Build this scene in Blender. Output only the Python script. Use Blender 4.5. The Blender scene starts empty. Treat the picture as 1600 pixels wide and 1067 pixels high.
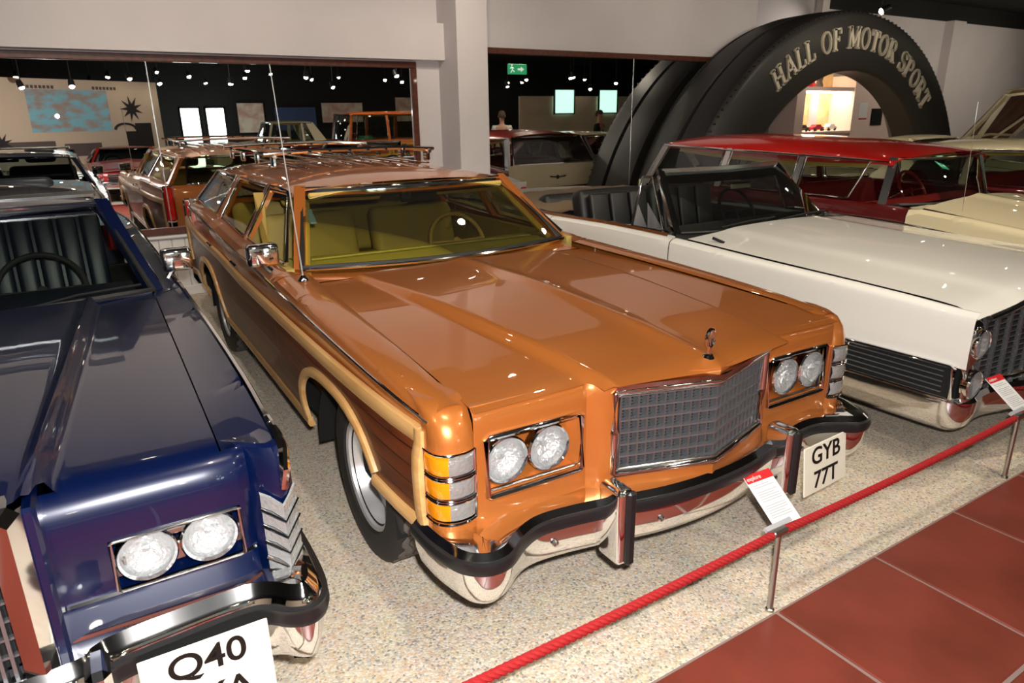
import bpy, bmesh, math, random
from mathutils import Vector, Matrix
random.seed(7)
sc = bpy.context.scene
COL = sc.collection
PI = math.pi
# ------------------------------------------------------------------ camera
def set_camera():
    pitch, roll, yaw = .3156, -.014, .5579
    fw = Vector((math.sin(yaw)*math.cos(pitch), math.cos(yaw)*math.cos(pitch), -math.sin(pitch)))
    rt = Vector((math.cos(yaw), -math.sin(yaw), 0)); up = rt.cross(fw)
    r2 = math.cos(roll)*rt+math.sin(roll)*up; u2 = -math.sin(roll)*rt+math.cos(roll)*up
    cd = bpy.data.cameras.new('camera'); co = bpy.data.objects.new('camera', cd); COL.objects.link(co)
    co.matrix_world = Matrix(((r2.x, u2.x, -fw.x, 0), (r2.y, u2.y, -fw.y, 0), (r2.z, u2.z, -fw.z, 1.70), (0, 0, 0, 1)))
    cd.sensor_width = 23.5; cd.lens = 1080/1600*23.5
    cd.dof.use_dof = True; cd.dof.focus_distance = 2.4; cd.dof.aperture_fstop = 5.0
    cd.clip_start = .05; cd.clip_end = 200
    sc.camera = co
set_camera()
# ------------------------------------------------------------------ world, flash, exposure
w = bpy.data.worlds.new('hall_air'); sc.world = w; w.use_nodes = True
w.node_tree.nodes['Background'].inputs[0].default_value = (.75, .72, .70, 1)
w.node_tree.nodes['Background'].inputs[1].default_value = .05
FLASH_POWER = 330.0
fl = bpy.data.lights.new('camera_flash', 'POINT'); fl.energy = FLASH_POWER; fl.shadow_soft_size = .025; fl.color = (1, .97, .93)
flo = bpy.data.objects.new('camera_flash', fl); COL.objects.link(flo); flo.location = (.05, -.02, 1.80)
sc.view_settings.view_transform = 'Standard'; sc.view_settings.look = 'None'
sc.view_settings.exposure = 0.2; sc.view_settings.gamma = 1.0
sc.view_settings.use_curve_mapping = False
# ------------------------------------------------------------------ materials
MATS = {}
def srgb(r, g, b):
    f = lambda c: (c/255/12.92) if c/255 <= .04045 else ((c/255+.055)/1.055)**2.4
    return (f(r), f(g), f(b), 1)
def mat(name, col, rough=.5, metal=0, coat=0, coat_rough=.03, spec=.5, emit=None, es=0, noise=None, bump=None, trans=0, sheen=0):
    m = bpy.data.materials.new(name); m.use_nodes = True; nt = m.node_tree; b = nt.nodes['Principled BSDF']
    b.inputs['Base Color'].default_value = col if len(col) == 4 else (*col, 1)
    b.inputs['Roughness'].default_value = rough; b.inputs['Metallic'].default_value = metal
    b.inputs['Coat Weight'].default_value = coat; b.inputs['Coat Roughness'].default_value = coat_rough
    b.inputs['Specular IOR Level'].default_value = spec
    if trans: b.inputs['Transmission Weight'].default_value = trans
    if emit: b.inputs['Emission Color'].default_value = emit; b.inputs['Emission Strength'].default_value = es
    tc = nt.nodes.new('ShaderNodeTexCoord')
    if noise:      # (scale, colour2, amount, stretch)
        sc_, c2, lo, hi, st = noise
        mp = nt.nodes.new('ShaderNodeMapping'); mp.inputs['Scale'].default_value = st; nt.links.new(tc.outputs['Object'], mp.inputs[0])
        n = nt.nodes.new('ShaderNodeTexNoise'); n.inputs['Scale'].default_value = sc_; n.inputs['Detail'].default_value = 6
        nt.links.new(mp.outputs[0], n.inputs['Vector'])
        r = nt.nodes.new('ShaderNodeValToRGB'); r.color_ramp.elements[0].position = lo; r.color_ramp.elements[1].position = hi
        r.color_ramp.elements[0].color = col if len(col) == 4 else (*col, 1); r.color_ramp.elements[1].color = c2
        nt.links.new(n.outputs['Fac'], r.inputs[0]); nt.links.new(r.outputs[0], b.inputs['Base Color'])
    if bump:
        n = nt.nodes.new('ShaderNodeTexNoise'); n.inputs['Scale'].default_value = bump[0]; n.inputs['Detail'].default_value = 4
        nt.links.new(tc.outputs['Object'], n.inputs['Vector'])
        bp = nt.nodes.new('ShaderNodeBump'); bp.inputs['Strength'].default_value = bump[1]; bp.inputs['Distance'].default_value = bump[2]
        nt.links.new(n.outputs['Fac'], bp.inputs['Height']); nt.links.new(bp.outputs[0], b.inputs['Normal'])
    MATS[name] = m; return m
def glassmat(name, tint, refl=.06, rough=0.0):
    m = bpy.data.materials.new(name); m.use_nodes = True; nt = m.node_tree; nt.nodes.clear()
    o = nt.nodes.new('ShaderNodeOutputMaterial'); mx = nt.nodes.new('ShaderNodeMixShader'); t = nt.nodes.new('ShaderNodeBsdfTransparent')
    g = nt.nodes.new('ShaderNodeBsdfGlossy'); g.inputs['Roughness'].default_value = rough; g.inputs['Color'].default_value = (.9, .95, 1, 1)
    t.inputs['Color'].default_value = tint
    lw = nt.nodes.new('ShaderNodeLayerWeight'); lw.inputs['Blend'].default_value = .25
    mr = nt.nodes.new('ShaderNodeMapRange'); mr.inputs['To Min'].default_value = refl; mr.inputs['To Max'].default_value = .75
    nt.links.new(lw.outputs['Fresnel'], mr.inputs['Value']); nt.links.new(mr.outputs[0], mx.inputs['Fac'])
    nt.links.new(t.outputs[0], mx.inputs[1]); nt.links.new(g.outputs[0], mx.inputs[2]); nt.links.new(mx.outputs[0], o.inputs['Surface'])
    MATS[name] = m; return m
def woodmat(name, c1, c2, scale, planks=None, rough=.45, coat=.3):
    """grain along local Y; planks=(height, dark) prints the thin plank lines of the vinyl panel"""
    m = mat(name, c1, rough, coat=coat); nt = m.node_tree; b = nt.nodes['Principled BSDF']
    tc = nt.nodes.new('ShaderNodeTexCoord'); mp = nt.nodes.new('ShaderNodeMapping'); mp.inputs['Scale'].default_value = (6, .5, 6)
    nt.links.new(tc.outputs['Object'], mp.inputs[0])
    n = nt.nodes.new('ShaderNodeTexNoise'); n.inputs['Scale'].default_value = scale; n.inputs['Detail'].default_value = 8; n.inputs['Distortion'].default_value = .4
    nt.links.new(mp.outputs[0], n.inputs['Vector'])
    r = nt.nodes.new('ShaderNodeValToRGB'); r.color_ramp.elements[0].position = .35; r.color_ramp.elements[1].position = .68
    r.color_ramp.elements[0].color = c1; r.color_ramp.elements[1].color = c2; nt.links.new(n.outputs['Fac'], r.inputs[0])
    out = r.outputs[0]
    if planks:
        sx = nt.nodes.new('ShaderNodeSeparateXYZ'); nt.links.new(tc.outputs['Object'], sx.inputs[0])
        d = nt.nodes.new('ShaderNodeMath'); d.operation = 'DIVIDE'; d.inputs[1].default_value = planks; nt.links.new(sx.outputs['Z'], d.inputs[0])
        fr = nt.nodes.new('ShaderNodeMath'); fr.operation = 'FRACT'; nt.links.new(d.outputs[0], fr.inputs[0])
        lt = nt.nodes.new('ShaderNodeMath'); lt.operation = 'LESS_THAN'; lt.inputs[1].default_value = .07; nt.links.new(fr.outputs[0], lt.inputs[0])
        mx = nt.nodes.new('ShaderNodeMixRGB'); mx.inputs['Color2'].default_value = srgb(28, 10, 5); nt.links.new(lt.outputs[0], mx.inputs['Fac']); nt.links.new(out, mx.inputs['Color1']); out = mx.outputs[0]
    nt.links.new(out, b.inputs['Base Color']); return m
mat('gold_paint', srgb(192, 112, 50), .32, .42, coat=1, coat_rough=.02)
mat('blue_paint', srgb(1, 15, 54), .30, .15, coat=1, coat_rough=.02)
mat('white_paint', srgb(244, 241, 235), .35, 0, coat=1, coat_rough=.03)
mat('cream_paint', srgb(226, 212, 176), .35, 0, coat=1, coat_rough=.03)
mat('red_paint', srgb(168, 16, 10), .32, .1, coat=1, coat_rough=.03)
mat('maroon_paint', srgb(96, 8, 12), .32, .1, coat=1, coat_rough=.03)
mat('black_vinyl', srgb(18, 17, 20), .42, 0, bump=(300, .2, .002))
mat('chrome', (.84, .84, .85), .07, 1)
mat('satin_chrome', (.62, .62, .63), .22, 1)
mat('steel', (.55, .53, .50), .28, 1)
mat('grille_grey', srgb(150, 152, 156), .26, .8)
mat('rubber', srgb(20, 20, 21), .55)
mat('rub_strip', srgb(26, 26, 28), .35)
mat('tire', srgb(34, 32, 31), .7, bump=(60, .15, .003))
mat('tire_tread', srgb(92, 87, 82), .8)
mat('dark', srgb(10, 10, 11), .8)
mat('underbody', srgb(8, 8, 8), .9)
mat('seam', srgb(30, 12, 4), .6)
mat('amber', srgb(236, 140, 12), .18, 0, coat=1)
mat('clear_lens', srgb(172, 174, 174), .2, .5, coat=1, bump=(90, .5, .01))
mat('lamp_bowl', (.80, .81, .82), .34, .7, bump=(60, .6, .03)); mat('alloy', (.72, .72, .73), .34, .65)
mat('tail_red', srgb(215, 22, 10), .2, 0, coat=1)
mat('tan_seat', srgb(178, 156, 84), .65, bump=(80, .2, .004))
mat('tan_trim', srgb(190, 158, 80), .5)
mat('olive_dash', srgb(150, 140, 66), .55)
mat('black_seat', srgb(22, 22, 24), .45)
mat('blue_seat', srgb(16, 28, 44), .45, noise=(40, srgb(8, 15, 27), .3, .7, (1, 1, 1)))
mat('red_seat', srgb(130, 14, 14), .5)
mat('plate_white', srgb(238, 234, 218), .4, coat=.4)
mat('plate_black', srgb(14, 13, 12), .4)
mat('sticker_blue', srgb(120, 160, 190), .5)
mat('tan_top', srgb(104, 84, 64), .75, bump=(50, .4, .01))
glassmat('glass', (.80, .86, .80, 1))
glassmat('glass_tan', (.90, .90, .64, 1))
glassmat('glass_dark', (.30, .34, .34, 1))
glassmat('glass_band', (.10, .13, .17, 1))
glassmat('glass_clear', (.95, .96, .96, 1), .10, .08)
woodmat('wood_panel', srgb(112, 52, 20), srgb(70, 28, 10), 3.0, planks=.062)
woodmat('wood_trim', srgb(214, 170, 112), srgb(192, 142, 84), 4.0, rough=.35, coat=.5)
woodmat('frame_wood', srgb(92, 38, 16), srgb(62, 24, 10), 3.0)
woodmat('woody_orange', srgb(190, 98, 30), srgb(150, 66, 16), 2.0)
woodmat('woody_yellow', srgb(214, 172, 70), srgb(190, 140, 50), 2.0)
# ------------------------------------------------------------------ scene helpers
def tag(o, label=None, cat=None, group=None, kind=None):
    if label: o['label'] = label
    if cat: o['category'] = cat
    if group: o['group'] = group
    if kind: o['kind'] = kind
    return o
def empty(name, loc=(0, 0, 0), rz=0, parent=None):
    o = bpy.data.objects.new(name, None); COL.objects.link(o); o.location = loc; o.rotation_euler = (0, 0, rz); o.empty_display_size = .2
    if parent: o.parent = parent
    return o
def link(name, me, parent=None):
    o = bpy.data.objects.new(name, me); COL.objects.link(o)
    if parent: o.parent = parent
    return o
def interp(tab, x):
    if x <= tab[0][0]: return tab[0][1]
    for (a, va), (b, vb) in zip(tab, tab[1:]):
        if x <= b: return va+(vb-va)*(x-a)/(b-a)
    return tab[-1][1]
def sinterp(tab, x):
    """smooth (Catmull-Rom style) table lookup"""
    if x <= tab[0][0]: return tab[0][1]
    if x >= tab[-1][0]: return tab[-1][1]
    n = len(tab)
    for i in range(n-1):
        if x <= tab[i+1][0]:
            x0, y0 = tab[i]; x1, y1 = tab[i+1]; h = x1-x0; t = (x-x0)/h
            m0 = (y1-y0)/h if i == 0 else (y1-tab[i-1][1])/(x1-tab[i-1][0])
            m1 = (y1-y0)/h if i == n-2 else (tab[i+2][1]-y0)/(tab[i+2][0]-x0)
            return (2*t**3-3*t*t+1)*y0+(t**3-2*t*t+t)*h*m0+(-2*t**3+3*t*t)*y1+(t**3-t*t)*h*m1
def cr(pts, n=5):
    out = []; m = len(pts)
    for i in range(m-1):
        p0 = pts[max(i-1, 0)]; p1 = pts[i]; p2 = pts[i+1]; p3 = pts[min(i+2, m-1)]
        for k in range(n):
            t = k/n
            out.append(tuple(.5*((2*b)+(-a+c)*t+(2*a-5*b+4*c-d)*t*t+(-a+3*b-3*c+d)*t**3) for a, b, c, d in zip(p0, p1, p2, p3)))
    out.append(tuple(pts[-1])); return out
class MB:
    def __init__(s): s.v = []; s.f = []
    def add(s, v, f):
        o = len(s.v); s.v += [tuple(p) for p in v]; s.f += [tuple(i+o for i in q) for q in f]; return s
    def grid(s, rows, cu=False, cv=False, skip=None):
        nr = len(rows); nc = len(rows[0]); v = [p for r in rows for p in r]; f = []
        for i in range(nr if cu else nr-1):
            for j in range(nc if cv else nc-1):
                if skip and skip(i, j): continue
                a = i*nc+j; b = i*nc+(j+1) % nc; c = ((i+1) % nr)*nc+(j+1) % nc; d = ((i+1) % nr)*nc+j
                f.append((a, b, c, d))
        return s.add(v, f)
    def box(s, c, d, rz=0, rx=0, ry=0, ch=0):
        hx, hy, hz = d[0]/2, d[1]/2, d[2]/2
        M = Matrix.Rotation(rz, 3, 'Z') @ Matrix.Rotation(ry, 3, 'Y') @ Matrix.Rotation(rx, 3, 'X')
        if ch <= 0:
            v = [(x, y, z) for x in (-hx, hx) for y in (-hy, hy) for z in (-hz, hz)]
            f = [(0, 1, 3, 2), (4, 6, 7, 5), (0, 4, 5, 1), (2, 3, 7, 6), (0, 2, 6, 4), (1, 5, 7, 3)]
        else:
            bm = bmesh.new(); bmesh.ops.create_cube(bm, size=1)
            for q in bm.verts: q.co = Vector((q.co.x*d[0], q.co.y*d[1], q.co.z*d[2]))
            bmesh.ops.bevel(bm, geom=list(bm.edges), offset=min(ch, min(d)*.49), segments=3 if ch > .015 else 1, affect='EDGES', profile=.5)
            bm.verts.index_update(); v = [tuple(q.co) for q in bm.verts]; f = [[q.index for q in p.verts] for p in bm.faces]; bm.free()
        v = [tuple(M @ Vector(p)+Vector(c)) for p in v]
        return s.add(v, f)
    def tube(s, path, r, n=8, closed=False, caps=True, prof=None, up=(0, 0, 1)):
        """sweep a circle (or closed 2D profile) along a path"""
        P = [Vector(p) for p in path]; m = len(P); rows = []
        up = Vector(up)
        for i in range(m):
            a = P[(i-1) % m] if (closed or i > 0) else P[i]; b = P[(i+1) % m] if (closed or i < m-1) else P[i]
            t = (b-a).normalized(); sd = t.cross(up)
            if sd.length < 1e-4: sd = t.cross(Vector((1, 0, 0)))
            sd.normalize(); u = sd.cross(t)
            k = 1.0
            if (closed or 0 < i < m-1):
                t1 = (P[i]-a).normalized(); t2 = (b-P[i]).normalized(); c = max(.35, math.sqrt(max(0, (1+t1.dot(t2))/2))); k = 1/c
            if prof: rows.append([tuple(P[i]+sd*(x*k)+u*y) for x, y in prof])
            else:
                rr = r[i] if isinstance(r, (list, tuple)) else r
                rows.append([tuple(P[i]+(sd*math.cos(2*PI*q/n)+u*math.sin(2*PI*q/n))*rr) for q in range(n)])
        s.grid(rows, cu=closed, cv=True)
        if caps and not closed:
            o = len(s.v)-len(rows)*len(rows[0]); nc = len(rows[0])
            s.f.append(tuple(o+j for j in range(nc))[::-1]); s.f.append(tuple(o+(m-1)*nc+j for j in range(nc)))
        return s
    def lathe(s, prof, c, ax='x', n=32, sgn=1):
        """prof: (radius, along-axis)"""
        rows = []
        for k in range(n):
            a = 2*PI*k/n; row = []
            for r, h in prof:
                u, v = r*math.cos(a), r*math.sin(a); h = h*sgn
                row.append((c[0]+h, c[1]+u, c[2]+v) if ax == 'x' else (c[0]+u, c[1]+h, c[2]+v) if ax == 'y' else (c[0]+u, c[1]+v, c[2]+h))
            rows.append(row)
        return s.grid(rows, cu=True)
    def prism(s, poly, off):
        n = len(poly); off = Vector(off); v = [tuple(p) for p in poly]+[tuple(Vector(p)+off) for p in poly]
        f = [tuple(range(n)), tuple(range(2*n-1, n-1, -1))]+[(i, (i+1) % n, n+(i+1) % n, n+i) for i in range(n)]
        return s.add(v, f)
    def patch(s, p00, p10, p11, p01, bow=(0, 0, 0), nu=12, nv=6, bow2=(0, 0, 0)):
        A, B, C_, D = map(Vector, (p00, p10, p11, p01)); bow = Vector(bow); bow2 = Vector(bow2); rows = []
        for j in range(nv+1):
            v = j/nv; row = []
            for i in range(nu+1):
                u = i/nu; p = (A*(1-u)+B*u)*(1-v)+(D*(1-u)+C_*u)*v
                row.append(tuple(p+bow*(1-(2*u-1)**2)+bow2*(1-(2*v-1)**2)))
            rows.append(row)
        return s.grid(rows)
    def build(s, name, m, parent=None, smooth=True, ang=32):
        me = bpy.data.meshes.new(name); me.from_pydata(s.v, [], s.f); me.materials.append(MATS[m] if isinstance(m, str) else m)
        if smooth:
            bm = bmesh.new(); bm.from_mesh(me); bmesh.ops.recalc_face_normals(bm, faces=bm.faces); bm.to_mesh(me); bm.free()
            me.polygons.foreach_set('use_smooth', [True]*len(me.polygons)); me.set_sharp_from_angle(angle=math.radians(ang))
        me.update()
        return link(name, me, parent)
def text_obj(name, body, size, m, parent, mw, extrude=.001, sx=1.0, bold=0.0, align='CENTER'):
    cu = bpy.data.curves.new(name+'_c', 'FONT'); cu.body = body; cu.size = size; cu.extrude = extrude; cu.align_x = align; cu.align_y = 'CENTER'; cu.offset = bold
    t = bpy.data.objects.new(name+'_t', cu); COL.objects.link(t)
    dg = bpy.context.evaluated_depsgraph_get(); dg.update()
    me = bpy.data.meshes.new_from_object(t.evaluated_get(dg)); COL.objects.unlink(t); bpy.data.objects.remove(t)
    me.name = name; me.materials.clear(); me.materials.append(MATS[m])
    me.transform(Matrix.Diagonal((sx, 1, 1, 1))); me.transform(mw)
    return link(name, me, parent)
# ================================================================== the hall
def gravel():
    m = mat('gravel', srgb(205, 190, 168), .75); nt = m.node_tree; b = nt.nodes['Principled BSDF']
    tc = nt.nodes.new('ShaderNodeTexCoord')
    v = nt.nodes.new('ShaderNodeTexVoronoi'); v.inputs['Scale'].default_value = 125; nt.links.new(tc.outputs['Object'], v.inputs['Vector'])
    s = nt.nodes.new('ShaderNodeSeparateColor'); nt.links.new(v.outputs['Color'], s.inputs[0])
    r = nt.nodes.new('ShaderNodeValToRGB'); e = r.color_ramp.elements; r.color_ramp.interpolation = 'CONSTANT'
    cols = [(0, (146, 140, 136)), (.07, (224, 214, 200)), (.30, (228, 204, 172)), (.48, (190, 185, 182)), (.62, (240, 230, 212)), (.80, (216, 188, 160)), (.92, (236, 230, 222))]
    e[0].position = 0; e[0].color = srgb(*cols[0][1]); e[1].position = cols[1][0]; e[1].color = srgb(*cols[1][1])
    for p, c in cols[2:]:
        q = e.new(p); q.color = srgb(*c)
    nt.links.new(s.outputs[0], r.inputs[0])
    n = nt.nodes.new('ShaderNodeTexNoise'); n.inputs['Scale'].default_value = 9; n.inputs['Detail'].default_value = 5; nt.links.new(tc.outputs['Object'], n.inputs['Vector'])
    mx = nt.nodes.new('ShaderNodeMixRGB'); mx.blend_type = 'MULTIPLY'; mx.inputs['Fac'].default_value = .22
    nt.links.new(r.outputs[0], mx.inputs['Color1']); nt.links.new(n.outputs['Color'], mx.inputs['Color2'])
    g = nt.nodes.new('ShaderNodeMixRGB'); g.blend_type = 'MIX'; g.inputs['Fac'].default_value = .18; g.inputs['Color2'].default_value = srgb(232, 214, 186)
    nt.links.new(mx.outputs[0], g.inputs['Color1']); nt.links.new(g.outputs[0], b.inputs['Base Color'])
    bp = nt.nodes.new('ShaderNodeBump'); bp.inputs['Strength'].default_value = .5; bp.inputs['Distance'].default_value = .004; bp.invert = True
    nt.links.new(v.outputs['Distance'], bp.inputs['Height']); nt.links.new(bp.outputs[0], b.inputs['Normal'])
gravel()
mat('tile', srgb(138, 62, 48), .42, noise=(3.0, srgb(112, 50, 36), .35, .7, (1, 1, 1)), bump=(30, .08, .002))
mat('grout', srgb(150, 128, 122), .8)
mat('wall_white', srgb(210, 203, 205), .75, noise=(1.2, srgb(202, 195, 198), .3, .7, (1, 1, 1)))
mat('wall_lilac_shade', srgb(176, 172, 182), .75)
mat('board_white', srgb(222, 218, 216), .5)
mat('black_wall', srgb(20, 19, 20), .8)
mat('black_ceiling', srgb(14, 14, 16), .9)
mat('mirror', (.86, .86, .86), .0, 1)
mat('arch_black', srgb(46, 43, 42), .5, bump=(40, .1, .003))
mat('arch_side', srgb(30, 28, 29), .5)
mat('arch_letter', srgb(206, 196, 176), .5)
mat('lamp_glow', (1, .9, .72), .5, emit=(1, .88, .66, 1), es=60)
mat('lamp_can', srgb(24, 24, 25), .5)
mat('rope_red', srgb(164, 22, 26), .7, bump=(400, .5, .002))
mat('card_white', srgb(236, 236, 238), .4, coat=.3)
mat('card_red', srgb(206, 38, 40), .4, coat=.3)
mat('card_grey', srgb(176, 176, 180), .5)
def struct(o): o['kind'] = 'structure'; return o
f = MB(); f.add([(-12, -12, 0), (27, -12, 0), (27, 9.2, 0), (-12, 9.2, 0)], [(0, 1, 2, 3)])
floor = struct(f.build('floor', 'gravel', smooth=False))
g = MB(); g.box((5.5, -.25, .002), (17.6, 2.98, .012)); grout = g.build('tile_bed', 'grout', floor, smooth=False)
tm = MB(); tm.box((0, 0, 0), (.583, .583, .02), ch=.004); tproto = None
for j in range(5):
    for i in range(29):
        x = 1.862-.597*9+.597*i+.2985; y = 1.238-.2985-.597*j
        if tproto is None: tproto = tm.build('tile', 'tile', floor, smooth=False); o = tproto
        else: o = link('tile', tproto.data, floor)
        o.location = (x, y, .004+random.uniform(-.0008, .0008))
def wallbox(name, x0, x1, y0, y1, z0, z1, m, **k):
    q = MB(); q.box(((x0+x1)/2, (y0+y1)/2, (z0+z1)/2), (x1-x0, y1-y0, z1-z0)); return struct(q.build(name, m, smooth=False))
wallbox('wall_back_left', -12, 3.84, 7.62, 7.80, 0, 3.9, 'wall_white')
wallbox('wall_back_right', 4.1, 8.98, 7.48, 7.66, 0, 3.9, 'wall_white')
wallbox('wall_back_step', 8.98, 12.5, 9.0, 9.15, 0, 3.9, 'wall_lilac_shade')  # same wall set back; its shadow is put into the darker lilac colour
wallbox('wall_back_deep', 12.5, 27, 9.0, 9.15, 0, 3.55, 'wall_white')
wallbox('wall_back_upper', 12.5, 27, 9.0, 9.15, 3.55, 3.9, 'black_wall')
wallbox('wall_left', -12.2, -12, -12, 7.8, 0, 3.9, 'black_wall')
wallbox('wall_right', 27, 27.2, -12, 9.2, 0, 3.9, 'black_wall')
wallbox('wall_front', -12, 27, -12.2, -12, 0, 3.9, 'black_wall')
wallbox('ceiling', -12.2, 27.2, -12.2, 9.2, 3.9, 4.0, 'black_ceiling')
wallbox('trim_1', -12, 3.99, 7.46, 7.62, 2.30, 2.68, 'wall_white')
wallbox('trim_2', 3.82, 4.20, 7.16, 7.62, 0, 3.9, 'wall_white')
wallbox('trim_3', 12.42, 12.62, 8.85, 9.0, 0, 3.9, 'wall_white')
wallbox('trim_4', 17.0, 17.5, 8.8, 9.0, 0, 3.55, 'wall_white')
# wainscot boards below the left mirror
wb = struct(MB().box((1.4, 7.612, .31), (4.8, .012, .62)).build('wall_wainscot', 'wall_lilac_shade', smooth=False))
bb = MB(); bb.box((0, 0, 0), (.112, .02, .56), ch=.006); bp0 = None
for i in range(40):
    o = bb.build('board', 'board_white', wb, smooth=False) if bp0 is None else link('board', bp0.data, wb)
    bp0 = bp0 or o; o.location = (-.94+i*.118, 7.60, .30)
s_ = MB(); s_.box((1.4, 7.585, .605), (4.8, .05, .03), ch=.008); s_.build('rail', 'board_white', wb, smooth=False)
s_ = MB(); s_.box((1.4, 7.59, .05), (4.8, .03, .10), ch=.008); s_.build('skirting', 'board_white', wb, smooth=False)
def wall_mirror(name, x0, x1, y, z0, z1, label, strips):
    r = empty(name, ((x0+x1)/2, y, z0)); tag(r, label, 'mirror'); cx = (x0+x1)/2
    w_ = x1-x0; h = z1-z0; e = .065
    MB().box((0, -.006, h/2), (w_-.02, .012, h-.02)).build('mirror_glass', 'mirror', r, smooth=False)
    for (cx_, cz, dx, dz) in ((0, e/2, w_, e), (0, h-e/2, w_, e), (-w_/2+e/2, h/2, e, h-2*e), (w_/2-e/2, h/2, e, h-2*e)):
        MB().box((cx_, -.022, cz), (dx, .044, dz), ch=.006).build('frame_rail', 'frame_wood', r, smooth=False)
    for sx in strips:
        MB().box((sx-cx, -.014, h/2), (.008, .006, h-2*e)).build('joint_strip', 'satin_chrome', r, smooth=False)
wall_mirror('wall_mirror', -5.0, 3.52, 7.615, .63, 2.285, 'large mirror in brown wood frame behind the gold station wagon', [.80])
wall_mirror('wall_mirror', 4.30, 8.95, 7.475, .63, 2.455, 'large mirror in brown wood frame between white pillar and black arch', [6.62])
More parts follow.
